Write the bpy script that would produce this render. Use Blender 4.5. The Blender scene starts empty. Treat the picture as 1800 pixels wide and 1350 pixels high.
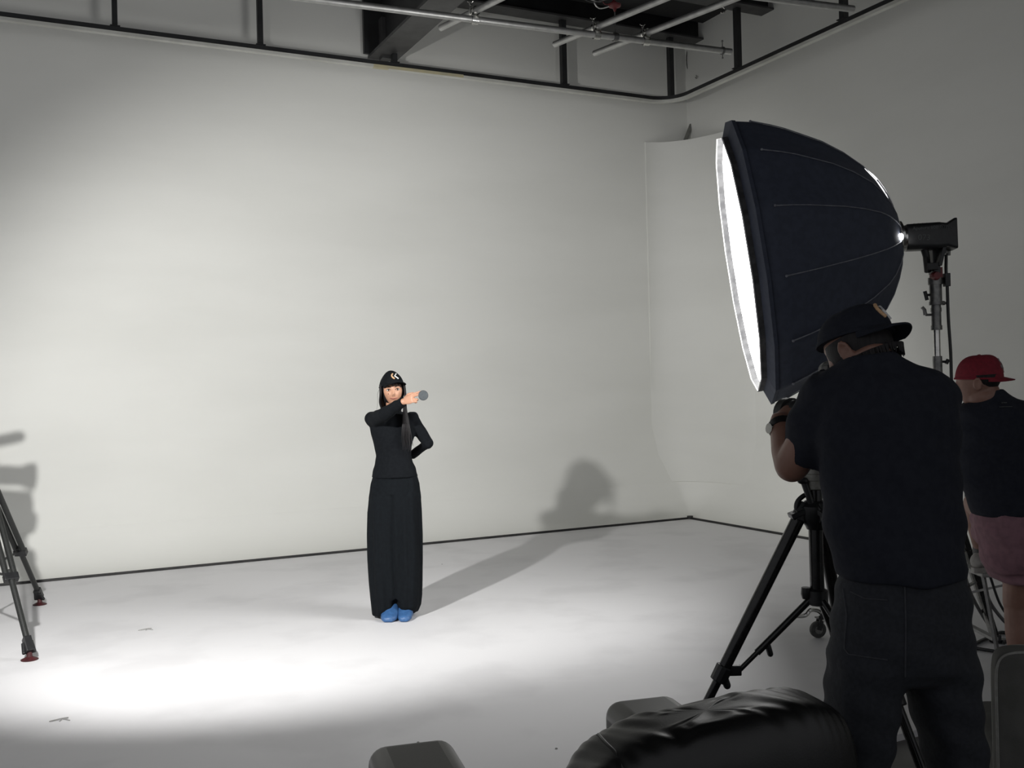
import bpy, bmesh, math, random
import numpy as np
from mathutils import Vector, Matrix, Euler
from mathutils.bvhtree import BVHTree
random.seed(7)
PI = math.pi
scn = bpy.context.scene
col = scn.collection

# ------------------------------------------------------------------ camera
CAM_H, FPX, PITCH, ROLL = 1.55, 1760.0, math.radians(.282), math.radians(-1.4)
fw = np.array([0, math.cos(PITCH), math.sin(PITCH)])
up0 = np.array([0, -math.sin(PITCH), math.cos(PITCH)])
rt = np.array([1., 0, 0]) * math.cos(ROLL) + up0 * math.sin(ROLL)
upv = -np.array([1., 0, 0]) * math.sin(ROLL) + up0 * math.cos(ROLL)
cd = bpy.data.cameras.new('camera'); cam = bpy.data.objects.new('camera', cd); col.objects.link(cam)
cd.sensor_width = 36; cd.lens = FPX / 1800 * 36; cd.clip_end = 100
cam.matrix_world = Matrix(((rt[0], upv[0], -fw[0], 0), (rt[1], upv[1], -fw[1], 0), (rt[2], upv[2], -fw[2], CAM_H), (0, 0, 0, 1)))
scn.camera = cam
scn.view_settings.view_transform = 'Standard'; scn.view_settings.look = 'None'
scn.view_settings.exposure = 0; scn.view_settings.gamma = 1; scn.view_settings.use_curve_mapping = False

# ------------------------------------------------------------------ world and lamps
w = bpy.data.worlds.new('world'); scn.world = w; w.use_nodes = True
w.node_tree.nodes['Background'].inputs[0].default_value = (.95, .96, 1, 1)
w.node_tree.nodes['Background'].inputs[1].default_value = .37

def lamp(name, kind, loc, target, energy, color=(1, 1, 1), **kw):
    l = bpy.data.lights.new(name, kind); o = bpy.data.objects.new(name, l); col.objects.link(o)
    o.location = loc; d = Vector(target) - Vector(loc); o.rotation_euler = d.to_track_quat('-Z', 'Y').to_euler()
    l.energy = energy; l.color = color
    for k, v in kw.items(): setattr(l, k, v)
    return o
LAMP = (-2.2, 3.2, 2.5)
# the second studio lamp, just outside the left edge of the frame, with a wide reflector
lamp('studio_lamp_light', 'SPOT', LAMP, (-1.60, 7.93, .87), 920, (1, .99, .97), spot_size=math.radians(88), spot_blend=.62, shadow_soft_size=.055)
SOFTBOX_STRENGTH = 13.0

# ------------------------------------------------------------------ measuring helpers (reference pixel -> point on a known plane of the room)
def ray(px, py): return ((px - 900) * rt + (675 - py) * upv + FPX * fw) / FPX
ORG = np.array([0, 0, CAM_H])
def at_z(px, py, z):
    r = ray(px, py); return Vector(ORG + r * ((z - CAM_H) / r[2]))
def at_y(px, py, y):
    r = ray(px, py); return Vector(ORG + r * (y / r[1]))
TH = math.radians(26.4)
D1 = Vector((math.cos(TH), math.sin(TH), 0)); D2 = Vector((math.sin(TH), -math.cos(TH), 0))
NB = Vector((-math.sin(TH), math.cos(TH), 0)); NR = Vector((math.cos(TH), math.sin(TH), 0))
C0 = Vector((2.018, 11.571, 0)); COVE = .4
WC = C0 + (NB + NR) * COVE
def on_plane(px, py, p, n):
    r = Vector(ray(px, py)); o = Vector(ORG); return o + r * ((p - o).dot(n) / r.dot(n))
def on_back(px, py, off=0): return on_plane(px, py, WC - NB * off, NB)
def on_right(px, py, off=0): return on_plane(px, py, WC - NR * off, NR)

# ------------------------------------------------------------------ materials
def mat(name, base, rough=.6, metal=0, noise=None, bump=None, sheen=0, spec=None, coat=0, emit=None, stretch=None):
    m = bpy.data.materials.new(name); m.use_nodes = True; nt = m.node_tree; b = nt.nodes['Principled BSDF']
    b.inputs['Base Color'].default_value = (*base, 1); b.inputs['Roughness'].default_value = rough; b.inputs['Metallic'].default_value = metal
    if spec is not None: b.inputs['Specular IOR Level'].default_value = spec
    if sheen: b.inputs['Sheen Weight'].default_value = sheen
    if coat: b.inputs['Coat Weight'].default_value = coat
    if emit: b.inputs['Emission Color'].default_value = (*emit[0], 1); b.inputs['Emission Strength'].default_value = emit[1]
    tc = nt.nodes.new('ShaderNodeTexCoord'); vec = tc.outputs['Object']
    if stretch:
        mp = nt.nodes.new('ShaderNodeMapping'); mp.inputs['Scale'].default_value = stretch
        nt.links.new(vec, mp.inputs[0]); vec = mp.outputs[0]
    if noise:   # (scale, other colour, detail, amount)
        n = nt.nodes.new('ShaderNodeTexNoise'); n.inputs['Scale'].default_value = noise[0]; n.inputs['Detail'].default_value = noise[2]
        nt.links.new(vec, n.inputs['Vector'])
        r = nt.nodes.new('ShaderNodeValToRGB'); r.color_ramp.elements[0].position = noise[3][0]; r.color_ramp.elements[1].position = noise[3][1]
        r.color_ramp.elements[0].color = (*noise[1], 1); r.color_ramp.elements[1].color = (*base, 1)
        nt.links.new(n.outputs[0], r.inputs[0]); nt.links.new(r.outputs[0], b.inputs['Base Color'])
    if bump:    # (scale, strength, distance)
        n2 = nt.nodes.new('ShaderNodeTexNoise'); n2.inputs['Scale'].default_value = bump[0]; n2.inputs['Detail'].default_value = 4
        nt.links.new(vec, n2.inputs['Vector'])
        bp = nt.nodes.new('ShaderNodeBump'); bp.inputs['Strength'].default_value = bump[1]; bp.inputs['Distance'].default_value = bump[2]
        nt.links.new(n2.outputs[0], bp.inputs['Height']); nt.links.new(bp.outputs[0], b.inputs['Normal'])
    return m
M = {}
M['wall'] = mat('painted_wall', (.76, .762, .725), .75, noise=(.9, (.725, .727, .69), 6, (.38, .60)), bump=(2.2, .25, .02), stretch=(.5, .5, 1.7))
M['floor'] = mat('painted_floor', (.69, .685, .695), .6, noise=(1.6, (.63, .625, .635), 11, (.36, .50)), bump=(5, .12, .01))
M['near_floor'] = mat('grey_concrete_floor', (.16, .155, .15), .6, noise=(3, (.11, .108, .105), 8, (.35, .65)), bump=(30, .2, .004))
M['tape'] = mat('black_tape', (.02, .02, .02), .6, noise=(6, (.035, .034, .033), 3, (.4, .6)))
M['scuff'] = mat('grey_scuff', (.36, .36, .35), .8, noise=(20, (.28, .28, .27), 3, (.4, .6)))
M['trackw'] = mat('white_curtain_track', (.62, .62, .58), .5, noise=(3, (.5, .5, .46), 4, (.35, .6)))
M['tracky'] = mat('yellowed_tape', (.52, .47, .30), .6, noise=(8, (.45, .42, .3), 4, (.35, .6)))
M['steel'] = mat('black_painted_steel', (.020, .021, .022), .5, noise=(5, (.012, .012, .013), 5, (.35, .6)))
M['steelg'] = mat('grey_flange_steel', (.055, .055, .055), .5, noise=(6, (.035, .035, .035), 5, (.35, .6)))
M['ceil'] = mat('dark_ceiling', (.02, .02, .021), .9, noise=(3, (.012, .012, .012), 5, (.35, .6)))
M['pipe'] = mat('galvanised_pipe', (.46, .46, .45), .42, .75, noise=(14, (.36, .36, .35), 5, (.35, .65)))
M['chrome'] = mat('chrome', (.62, .61, .58), .22, 1, noise=(30, (.5, .5, .48), 3, (.4, .6)))
M['dullmetal'] = mat('dull_grey_metal', (.22, .22, .21), .4, .8, noise=(30, (.15, .15, .15), 3, (.4, .6)))
M['black'] = mat('black_plastic', (.012, .013, .014), .42, noise=(40, (.008, .008, .009), 3, (.4, .6)))
M['gloss'] = mat('black_anodised_tube', (.012, .012, .012), .22, .3, noise=(30, (.02, .02, .02), 3, (.4, .6)))
M['darkred'] = mat('dark_red_rubber', (.055, .007, .009), .6, noise=(30, (.035, .005, .006), 3, (.4, .6)))
M['carbon'] = mat('carbon_tube', (.020, .021, .020), .5, noise=(220, (.008, .009, .008), 2, (.42, .58)))
M['batten'] = mat('grey_painted_wood', (.24, .24, .22), .8, noise=(9, (.19, .19, .175), 4, (.4, .6)))
M['rubber'] = mat('grey_rubber_wheel', (.055, .055, .053), .7, noise=(30, (.035, .035, .035), 3, (.4, .6)))
M['red'] = mat('red_plastic', (.12, .010, .013), .45, noise=(30, (.15, .01, .012), 3, (.4, .6)))
M['softfab'] = mat('black_softbox_fabric', (.042, .050, .076), .8, noise=(25, (.035, .042, .065), 4, (.4, .6)), bump=(9, .25, .01))
M['seam'] = mat('grey_rib_seam', (.20, .21, .235), .6, noise=(40, (.15, .155, .18), 3, (.4, .6)))
M['lining'] = mat('grey_rim_lining', (.06, .06, .062), .7, noise=(18, (.03, .03, .032), 4, (.4, .6)))
M['diff'] = mat('lit_diffuser', (.9, .9, .9), .8, emit=((1, .995, .98), SOFTBOX_STRENGTH))
M['leak'] = mat('lamp_light_through_gap', (.9, .9, .9), .8, emit=((1, 1, 1), 25))
M['leakdim'] = mat('glowing_inner_fabric', (.9, .9, .9), .8, emit=((1, 1, 1), 1.6))
M['logo_w'] = mat('white_embroidery', (.8, .8, .78), .8, noise=(200, (.65, .65, .64), 2, (.4, .6)))
M['logo_t'] = mat('tan_embroidery', (.62, .40, .22), .8, noise=(200, (.5, .3, .17), 2, (.4, .6)))
M['ink'] = mat('grey_print', (.06, .065, .065), .5, noise=(60, (.045, .05, .05), 2, (.4, .6)))
M['blackcloth'] = mat('black_knit', (.0065, .0078, .0095), .95, spec=.12, noise=(60, (.005, .006, .0075), 4, (.4, .6)), bump=(300, .2, .001))
M['blacktee'] = mat('black_cotton', (.019, .0215, .030), .92, spec=.2, noise=(50, (.016, .018, .026), 4, (.4, .6)), bump=(14, .35, .012))
M['trouser'] = mat('black_trouser_cloth', (.0060, .0078, .0095), .95, spec=.12, noise=(50, (.005, .0062, .0078), 4, (.4, .6)), bump=(400, .1, .001))
M['denim'] = mat('black_denim', (.018, .0205, .027), .9, noise=(90, (.013, .015, .020), 6, (.38, .62)), bump=(16, .4, .012))
M['pink'] = mat('mauve_shorts', (.22, .115, .14), .85, noise=(30, (.18, .095, .115), 4, (.4, .6)), bump=(22, .5, .01))
M['redcap'] = mat('red_cap_cloth', (.20, .010, .022), .85, noise=(60, (.16, .008, .018), 4, (.4, .6)))
M['skinw'] = mat('tan_skin', (.50, .27, .175), .5, noise=(14, (.45, .235, .15), 3, (.4, .6)))
M['skinp'] = mat('brown_skin', (.25, .135, .10), .5, noise=(14, (.21, .11, .08), 3, (.4, .6)))
M['greymetal'] = mat('grey_bowl_metal', (.30, .30, .27), .5, .3, noise=(40, (.22, .22, .20), 3, (.4, .6)))
M['seamd'] = mat('grey_thread', (.034, .037, .044), .8, noise=(80, (.028, .03, .036), 3, (.4, .6)))
M['hair'] = mat('black_hair', (.008, .007, .008), .62, spec=.3, noise=(120, (.014, .012, .013), 3, (.4, .6)), bump=(180, .3, .002), stretch=(1, 1, .15))
M['eye'] = mat('eye_white', (.52, .48, .44), .25, noise=(60, (.7, .66, .62), 2, (.3, .5)))
M['iris'] = mat('dark_iris', (.015, .008, .005), .15, noise=(300, (.03, .016, .01), 2, (.4, .6)))
M['lip'] = mat('rose_lip', (.36, .13, .10), .5, noise=(80, (.31, .11, .085), 2, (.4, .6)))
M['tooth'] = mat('white_teeth', (.8, .78, .72), .3, noise=(80, (.75, .73, .68), 2, (.4, .6)))
M['shoecover'] = mat('blue_plastic_film', (.040, .115, .27), .45, noise=(30, (.030, .09, .22), 4, (.4, .6)), bump=(60, .5, .006))
M['disc'] = mat('dark_grey_glass', (.085, .095, .10), .35, noise=(90, (.065, .073, .08), 3, (.4, .6)))
M['discrim'] = mat('black_filter_ring', (.03, .034, .038), .4, noise=(60, (.02, .022, .025), 3, (.4, .6)))
M['leather'] = mat('black_leather', (.0085, .0085, .0085), .42, noise=(10, (.0065, .0065, .0065), 4, (.4, .6)), bump=(260, .18, .0012))
M['greyfab'] = mat('charcoal_upholstery', (.105, .105, .097), .9, noise=(14, (.085, .085, .078), 6, (.38, .62)), bump=(260, .3, .002))
M['greypipe'] = mat('pale_piping', (.30, .30, .28), .8, noise=(60, (.25, .25, .23), 3, (.4, .6)))
M['shoe'] = mat('grey_white_shoe', (.36, .35, .33), .7, noise=(30, (.3, .29, .27), 3, (.4, .6)))
M['stool'] = mat('grey_metal_stool', (.30, .30, .29), .5, .3, noise=(30, (.24, .24, .23), 3, (.4, .6)))
M['glassl'] = mat('lens_glass', (.01, .012, .018), .05, spec=.8, noise=(5, (.012, .012, .02), 2, (.4, .6)))

# ------------------------------------------------------------------ mesh building
class MB:
    def __init__(s): s.v = []; s.f = []
    def add(s, vs, fs):
        k = len(s.v); s.v += [Vector(v) for v in vs]; s.f += [tuple(i + k for i in f) for f in fs]; return s
    def box(s, c, size, ax=None):
        c = Vector(c); ax = ax or (Vector((1, 0, 0)), Vector((0, 1, 0)), Vector((0, 0, 1)))
        vs = [c + ax[0] * (size[0] / 2 * i) + ax[1] * (size[1] / 2 * j) + ax[2] * (size[2] / 2 * k) for i in (-1, 1) for j in (-1, 1) for k in (-1, 1)]
        return s.add(vs, [(0, 1, 3, 2), (4, 6, 7, 5), (0, 4, 5, 1), (2, 3, 7, 6), (0, 2, 6, 4), (1, 5, 7, 3)])
    def bar(s, a, b, wd, ht, upd=Vector((0, 0, 1))):
        a, b = Vector(a), Vector(b); d = (b - a).normalized(); sd = d.cross(upd)
        sd = sd.normalized() if sd.length > 1e-4 else Vector((1, 0, 0)); u = sd.cross(d)
        return s.box((a + b) / 2, ((b - a).length, wd, ht), (d, sd, u))
    def rings(s, rs, cap=True, closed=False):
        n = len(rs[0]); vs = [p for r in rs for p in r]; fs = []
        m = len(rs)
        for i in range(m if closed else m - 1):
            for j in range(n):
                a, b = i * n + j, i * n + (j + 1) % n; i2 = (i + 1) % m
                fs.append((a, b, i2 * n + (j + 1) % n, i2 * n + j))
        if cap and not closed: fs += [tuple(range(n))[::-1], tuple((m - 1) * n + j for j in range(n))]
        return s.add(vs, fs)
    def tube(s, pts, r, n=12, flat=None, ball=False, closed=False, ref=None):
        pts = [Vector(p) for p in pts]; m = len(pts)
        rr = [r] * m if isinstance(r, (int, float, tuple)) else list(r)
        tang = []
        for i in range(m):
            if closed: t = pts[(i + 1) % m] - pts[i - 1]
            else: t = pts[min(i + 1, m - 1)] - pts[max(i - 1, 0)]
            tang.append(t.normalized())
        x = tang[0].cross(ref or Vector((0, 0, 1)))
        if x.length < .05: x = tang[0].cross(Vector((0, 1, 0)))
        x.normalize(); rs = []
        fr = []
        for i in range(m):
            x = (x - tang[i] * x.dot(tang[i])); x.normalize(); y = tang[i].cross(x); fr.append((x.copy(), y))
        def ring(p, fx, fy, ra):
            ra = ra if isinstance(ra, tuple) else (ra, ra if flat is None else ra * flat)
            return [p + fx * (ra[0] * math.cos(2 * PI * k / n)) + fy * (ra[1] * math.sin(2 * PI * k / n)) for k in range(n)]
        def sc(ra, k): return (ra[0] * k, ra[1] * k) if isinstance(ra, tuple) else ra * k
        def mx(ra): return max(ra) if isinstance(ra, tuple) else ra
        if ball and not closed:
            for a in (80, 55, 28): rs.append(ring(pts[0] - tang[0] * (mx(rr[0]) * math.sin(math.radians(a))), *fr[0], sc(rr[0], math.cos(math.radians(a)))))
        for i in range(m): rs.append(ring(pts[i], *fr[i], rr[i]))
        if ball and not closed:
            for a in (28, 55, 80): rs.append(ring(pts[-1] + tang[-1] * (mx(rr[-1]) * math.sin(math.radians(a))), *fr[-1], sc(rr[-1], math.cos(math.radians(a)))))
        return s.rings(rs, True, closed)
    def ell(s, c, r, rot=None, n=20):
        c = Vector(c); rs = []
        for i in range(1, n // 2 + 1):
            a = -PI / 2 + PI * i / (n // 2 + 1); ring = []
            for k in range(n):
                p = Vector((r[0] * math.cos(a) * math.cos(2 * PI * k / n), r[1] * math.cos(a) * math.sin(2 * PI * k / n), r[2] * math.sin(a)))
                if rot: p = rot @ p
                ring.append(c + p)
            rs.append(ring)
        return s.rings(rs)
    def sect(s, secs, n=40, fold=None):
        """horizontal ellipse sections (x, y, z, rx, ry, rot)"""
        rs = []
        for q in secs:
            x, y, z, rx, ry = q[:5]; ro = q[5] if len(q) > 5 else 0; ring = []
            for k in range(n):
                a = 2 * PI * k / n; m_ = 1 + (fold(a, z) if fold else 0)
                u, v = rx * m_ * math.cos(a), ry * m_ * math.sin(a)
                ring.append(Vector((x + u * math.cos(ro) - v * math.sin(ro), y + u * math.sin(ro) + v * math.cos(ro), z)))
            rs.append(ring)
        return s.rings(rs)
    def lathe(s, o, axis, prof, n=24, ref=None):
        """prof: (along, radius)"""
        o = Vector(o); axis = Vector(axis).normalized(); x = axis.cross(ref or Vector((0, 0, 1)))
        if x.length < .05: x = axis.cross(Vector((0, 1, 0)))
        x.normalize(); y = axis.cross(x)
        return s.rings([[o + axis * a + x * (max(r, 1e-4) * math.cos(2 * PI * k / n)) + y * (max(r, 1e-4) * math.sin(2 * PI * k / n)) for k in range(n)] for a, r in prof])
    def cyl(s, a, b, r, n=16, r2=None):
        a, b = Vector(a), Vector(b); return s.lathe(a, b - a, [(0, r), ((b - a).length, r if r2 is None else r2)], n)
    def sheet(s, grid, th):
        """grid[i][j] points, given thickness along local normals"""
        ni, nj = len(grid), len(grid[0]); g = [[Vector(p) for p in r] for r in grid]; nor = []
        for i in range(ni):
            for j in range(nj):
                du = g[min(i + 1, ni - 1)][j] - g[max(i - 1, 0)][j]; dv = g[i][min(j + 1, nj - 1)] - g[i][max(j - 1, 0)]
                nn = du.cross(dv); nor.append(nn.normalized() if nn.length > 1e-9 else Vector((0, 0, 1)))
        top = [g[i][j] + nor[i * nj + j] * th / 2 for i in range(ni) for j in range(nj)]
        bot = [g[i][j] - nor[i * nj + j] * th / 2 for i in range(ni) for j in range(nj)]
        N = ni * nj; fs = []
        for i in range(ni - 1):
            for j in range(nj - 1):
                a, b, c, d = i * nj + j, (i + 1) * nj + j, (i + 1) * nj + j + 1, i * nj + j + 1
                fs += [(a, b, c, d), (N + d, N + c, N + b, N + a)]
        for i in range(ni - 1):
            a, b = i * nj, (i + 1) * nj; fs.append((a, N + a, N + b, b)); a, b = i * nj + nj - 1, (i + 1) * nj + nj - 1; fs.append((b, N + b, N + a, a))
        for j in range(nj - 1):
            a, b = j, j + 1; fs.append((b, N + b, N + a, a)); a, b = (ni - 1) * nj + j, (ni - 1) * nj + j + 1; fs.append((a, N + a, N + b, b))
        return s.add(top + bot, fs)

def root_loc(o):
    while o.parent: o = o.parent
    return o.location.copy()
def obj(name, mb, m, parent=None, smooth=True, bevel=0, sub=0, loc=None):
    me = bpy.data.meshes.new(name)
    base = root_loc(parent) if parent else (Vector(loc) if loc is not None else Vector((0, 0, 0)))
    me.from_pydata([tuple(v - base) for v in mb.v], [], mb.f); me.validate()
    b = bmesh.new(); b.from_mesh(me); bmesh.ops.recalc_face_normals(b, faces=b.faces); b.to_mesh(me); b.free()
    me.materials.append(m)
    o = bpy.data.objects.new(name, me); col.objects.link(o)
    if parent: o.parent = parent
    else: o.location = base
    if bevel:
        bv = o.modifiers.new('bevel', 'BEVEL'); bv.width = bevel; bv.segments = 2; bv.limit_method = 'ANGLE'; bv.angle_limit = math.radians(35)
    if sub:
        sd = o.modifiers.new('sub', 'SUBSURF'); sd.levels = sub; sd.render_levels = sub
    if smooth:
        for p in me.polygons: p.use_smooth = True
        if not sub and hasattr(me, 'set_sharp_from_angle'): me.set_sharp_from_angle(angle=math.radians(42))
    return o
def fuse(name, mb, m, parent, voxel=.006, smooth=3, fn=None, fac=.5):
    """union of overlapping closed pieces into one continuous skin"""
    base = root_loc(parent)
    me = bpy.data.meshes.new(name); me.from_pydata([tuple(v - base) for v in mb.v], [], mb.f)
    b = bmesh.new(); b.from_mesh(me); bmesh.ops.recalc_face_normals(b, faces=b.faces); b.to_mesh(me); b.free()
    t = bpy.data.objects.new('tmp', me); col.objects.link(t)
    r = t.modifiers.new('r', 'REMESH'); r.mode = 'VOXEL'; r.voxel_size = voxel
    if smooth: s_ = t.modifiers.new('s', 'SMOOTH'); s_.iterations = smooth; s_.factor = fac
    dg = bpy.context.evaluated_depsgraph_get(); nm = bpy.data.meshes.new_from_object(t.evaluated_get(dg))
    bpy.data.objects.remove(t); nm.name = name; nm.materials.clear(); nm.materials.append(m)
    if fn:
        co = np.empty(len(nm.vertices) * 3); nm.vertices.foreach_get('co', co); co = co.reshape(-1, 3); no = np.empty(len(nm.vertices) * 3); nm.vertices.foreach_get('normal', no)
        co2 = co + no.reshape(-1, 3) * fn(co + np.array(base))[:, None]; nm.vertices.foreach_set('co', co2.ravel()); nm.update()
    o = bpy.data.objects.new(name, nm); col.objects.link(o); o.parent = parent
    for p in nm.polygons: p.use_smooth = True
    return o
def thing(name, label, cat, loc, group=None):
    o = bpy.data.objects.new(name, None); col.objects.link(o); o.location = loc; o.empty_display_size = .1
    o['label'] = label; o['category'] = cat
    if group: o['group'] = group
    return o
def struct(name, mb, m, smooth=False):
    o = obj(name, mb, m, None, smooth); o['kind'] = 'structure'; return o
def text_obj(name, s, size, m, parent, origin, xd, yd, depth=.0006):
    cu = bpy.data.curves.new('t', 'FONT'); cu.body = s; cu.size = size; cu.extrude = depth; cu.resolution_u = 3
    t = bpy.data.objects.new('t', cu); col.objects.link(t); dg = bpy.context.evaluated_depsgraph_get()
    me = bpy.data.meshes.new_from_object(t.evaluated_get(dg)); bpy.data.objects.remove(t)
    xd, yd = Vector(xd).normalized(), Vector(yd); yd = (yd - xd * yd.dot(xd)).normalized(); zd = xd.cross(yd); base = root_loc(parent)
    for v in me.vertices: c = v.co.copy(); v.co = Vector(origin) + xd * c.x + yd * c.y + zd * c.z - base
    me.name = name; me.materials.clear(); me.materials.append(m)
    o = bpy.data.objects.new(name, me); col.objects.link(o); o.parent = parent; return o
def spline(pts, k=6):
    """smooth curve through the points"""
    P = [Vector(p) for p in pts]; P = [2 * P[0] - P[1]] + P + [2 * P[-1] - P[-2]]; out = []
    for i in range(1, len(P) - 2):
        for j in range(k):
            t = j / k; a, b, c, d = P[i - 1], P[i], P[i + 1], P[i + 2]
            out.append(.5 * ((2 * b) + (c - a) * t + (2 * a - 5 * b + 4 * c - d) * t * t + (3 * b - a - 3 * c + d) * t ** 3))
    return out + [P[-2]]

# ================================================================== THE ROOM
fl = at_z(1575, 1292, 0)                      # a point of the near edge of the white floor
EDGE = (fl - C0).dot(-NB)                     # distance of that edge from the taped line
def quad(mb, a, b, c, d, th, n):
    a, b, c, d = map(Vector, (a, b, c, d)); n = Vector(n) * th
    return mb.add([a, b, c, d, a + n, b + n, c + n, d + n], [(0, 1, 2, 3), (7, 6, 5, 4), (0, 4, 5, 1), (1, 5, 6, 2), (2, 6, 7, 3), (3, 7, 4, 0)])
L, Rr = 13.0, 15.0
mb = MB(); quad(mb, C0 - D1 * L, C0 + NR * 1.2, C0 + NR * 1.2 + D2 * EDGE, C0 - D1 * L + D2 * EDGE, .03, (0, 0, -1)); quad(mb, C0 - D1 * L, C0 + NR * 1.2, C0 + NR * 1.2 + NB * .5, C0 - D1 * L + NB * .5, .03, (0, 0, -1))
struct('floor', mb, M['floor'])
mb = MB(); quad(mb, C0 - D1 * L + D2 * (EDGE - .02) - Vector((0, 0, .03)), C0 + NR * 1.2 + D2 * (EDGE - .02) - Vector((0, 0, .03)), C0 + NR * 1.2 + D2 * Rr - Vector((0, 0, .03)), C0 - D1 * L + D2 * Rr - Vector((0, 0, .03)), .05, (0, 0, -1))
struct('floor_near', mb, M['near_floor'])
NZ = -.03
HT = 7.2
mb = MB(); quad(mb, WC - D1 * (L + .4), WC + D1 * .2, WC + D1 * .2 + Vector((0, 0, HT)), WC - D1 * (L + .4) + Vector((0, 0, HT)), .15, NB)
struct('wall_back', mb, M['wall'])
mb = MB(); quad(mb, WC, WC + D2 * Rr, WC + D2 * Rr + Vector((0, 0, HT)), WC + Vector((0, 0, HT)), .15, NR)
struct('wall_right', mb, M['wall'])
mb = MB(); quad(mb, WC + Vector((0, 0, HT)) - D1 * L, WC + Vector((0, 0, HT)), WC + D2 * Rr + Vector((0, 0, HT)), WC + D2 * Rr - D1 * L + Vector((0, 0, HT)), .1, (0, 0, 1))
struct('ceiling', mb, M['ceil'])
# cove where floor turns up into the walls, corner rounding as it rises
top_seam = on_back(1134, 250); RC = (WC - top_seam).dot(D1)         # radius of the rounded corner panel
ZP = top_seam.z
RCR = 1.75 * RC
def plan(z, n=14, sink=0):
    s_ = COVE - math.sqrt(max(0, COVE ** 2 - max(0, COVE - z) ** 2))   # how far in front of the wall face
    kf = min(1, z / .9) ** .7; rc = RC * kf; rr2 = RCR * kf
    e = .004 if (sink or z < COVE * .9) else -.006
    cor = WC - (NB + NR) * (s_ + e); out = [cor - D1 * (L - .5)]
    out.append(cor - D1 * max(rc, RC) * 1.0 - D1 * .002)
    sink_l = .016 * min(1, max(0, (2.1 - z) / .8)) if sink else 0
    for k in range(n + 1):
        a = PI / 2 * k / n; out.append(cor - D1 * (rc * (1 - math.sin(a))) + D2 * (rr2 * (1 - math.cos(a))))
    if sink: out[1] += NB * sink_l; out[2] += NB * sink_l
    out.append(cor + D2 * (max(rr2, RCR) + .05) + NR * (.03 if sink else 0)); out.append(cor + D2 * (Rr - 4)); return [p + Vector((0, 0, z)) for p in out]
zs = [COVE * (1 - math.cos(PI / 2 * i / 12)) for i in range(13)]
zs = [COVE * (1 - math.cos(PI / 2 * i / 14)) for i in range(15)]
mb = MB(); mb.sheet([plan(z) for z in zs], .006)
o = struct('trim_1', mb, M['wall'], True)
mb = MB(); mb.sheet([plan(COVE + (ZP - COVE) * i / 12, sink=1)[1:-1] for i in range(13)], .024)
o = struct('wall_corner', mb, M['wall'], True)
# black tape line along the foot of both walls
mb = MB(); quad(mb, C0 - D1 * (L - 1) + NB * .012, C0 + NB * .012 + D1 * .012, C0 - NB * .012 + D1 * .012, C0 - D1 * (L - 1) - NB * .012, .006, (0, 0, 1))
quad(mb, C0 - D1 * .015, C0 + D1 * .012, C0 + D1 * .012 + D2 * 9, C0 - D1 * .015 + D2 * 9, .006, (0, 0, 1))
quad(mb, C0 - D1 * (L - 1) + NB * .004, C0 + NB * .004, C0 - NB * .004, C0 - D1 * (L - 1) - NB * .004, .022, (0, 0, 1))
quad(mb, C0 - D1 * .004, C0 + D1 * .004, C0 + D1 * .004 + D2 * 9, C0 - D1 * .004 + D2 * 9, .022, (0, 0, 1))
struct('trim_2', mb, M['tape'])
mb = MB(); mb.cyl(C0, C0 + Vector((0, 0, .035)), .035); struct('trim_3', mb, M['tape'])
# small bits of tape and grit lying on the floor
for (px, py, kind) in ((258, 1107, 0), (108, 1266, 0), (978, 1316, 1), (735, 1305, 1), (777, 992, 1)):
    c = at_z(px, py, .001)
    m_ = MB()
    if kind: m_.lathe(c, (0, 0, 1), [(0, .006), (.003, .005)], 10)
    else:
        m_.tube(spline([c + Vector((-.05, -.02, .002)), c + Vector((0, .01, .006)), c + Vector((.02, .03, .003))]), .003, 6)
        m_.tube(spline([c + Vector((0, -.02, .002)), c + Vector((.0, .01, .005)), c + Vector((.045, -.01, .002))]), .0025, 6)
    o = obj('wire_scrap' if not kind else 'grit', m_, M['scuff'], loc=c)
    o['category'] = 'debris'
    o['label'] = {(258): 'thin grey wire scrap on the floor left of the woman', (108): 'thin grey wire scrap on the floor near the lower left corner', 978: 'tiny dark speck on the floor left of the leather armchair back', 735: 'tiny dark speck just above the leather armchair left arm', 777: 'tiny dark speck on the floor behind the woman at right'}[px]

# ------------------------------------------------------------------ overhead steel: track, posts, beams, deck
RO = .25
ZR = on_back(560, 101.5, RO).z
def rb(px): p = on_back(px, 100, RO); p.z = ZR; return p
rc_ = .32
offR = .40
cr = WC - NB * RO - NR * offR; cr.z = ZR
def track_path():
    cen = cr - (NB + NR) * rc_; out = [cr - D1 * (L - 1.5)] + [cr - D1 * t for t in (9, 7, 5, 3, 1.5)]
    for k in range(11):
        a = PI / 2 * k / 10; out.append(cen + NB * (rc_ * math.cos(a)) + NR * (rc_ * math.sin(a)))
    return out + [cr + D2 * t for t in (1.5, 3, 5, 7, 9)]
tr = thing('curtain_rail', 'long black steel and white curtain rail hung along both upper walls', 'rail', cr)
def strip(path, wd, z0, z1):
    m_ = MB(); rs = []
    for i, p in enumerate(path):
        t = (path[min(i + 1, len(path) - 1)] - path[max(i - 1, 0)]).normalized(); n_ = Vector((t.y, -t.x, 0))
        rs.append([p + n_ * wd / 2 + Vector((0, 0, z0)), p + n_ * wd / 2 + Vector((0, 0, z1)), p - n_ * wd / 2 + Vector((0, 0, z1)), p - n_ * wd / 2 + Vector((0, 0, z0))])
    return m_.rings(rs)
tp = track_path()
obj('steel_channel', strip(tp, .05, .006, .042), M['steel'], tr, False)
obj('white_track', strip(tp, .055, -.030, .0), M['trackw'], tr, False)
obj('track_slot', strip(tp, .02, -.001, .007), M['steelg'], tr, False)
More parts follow.
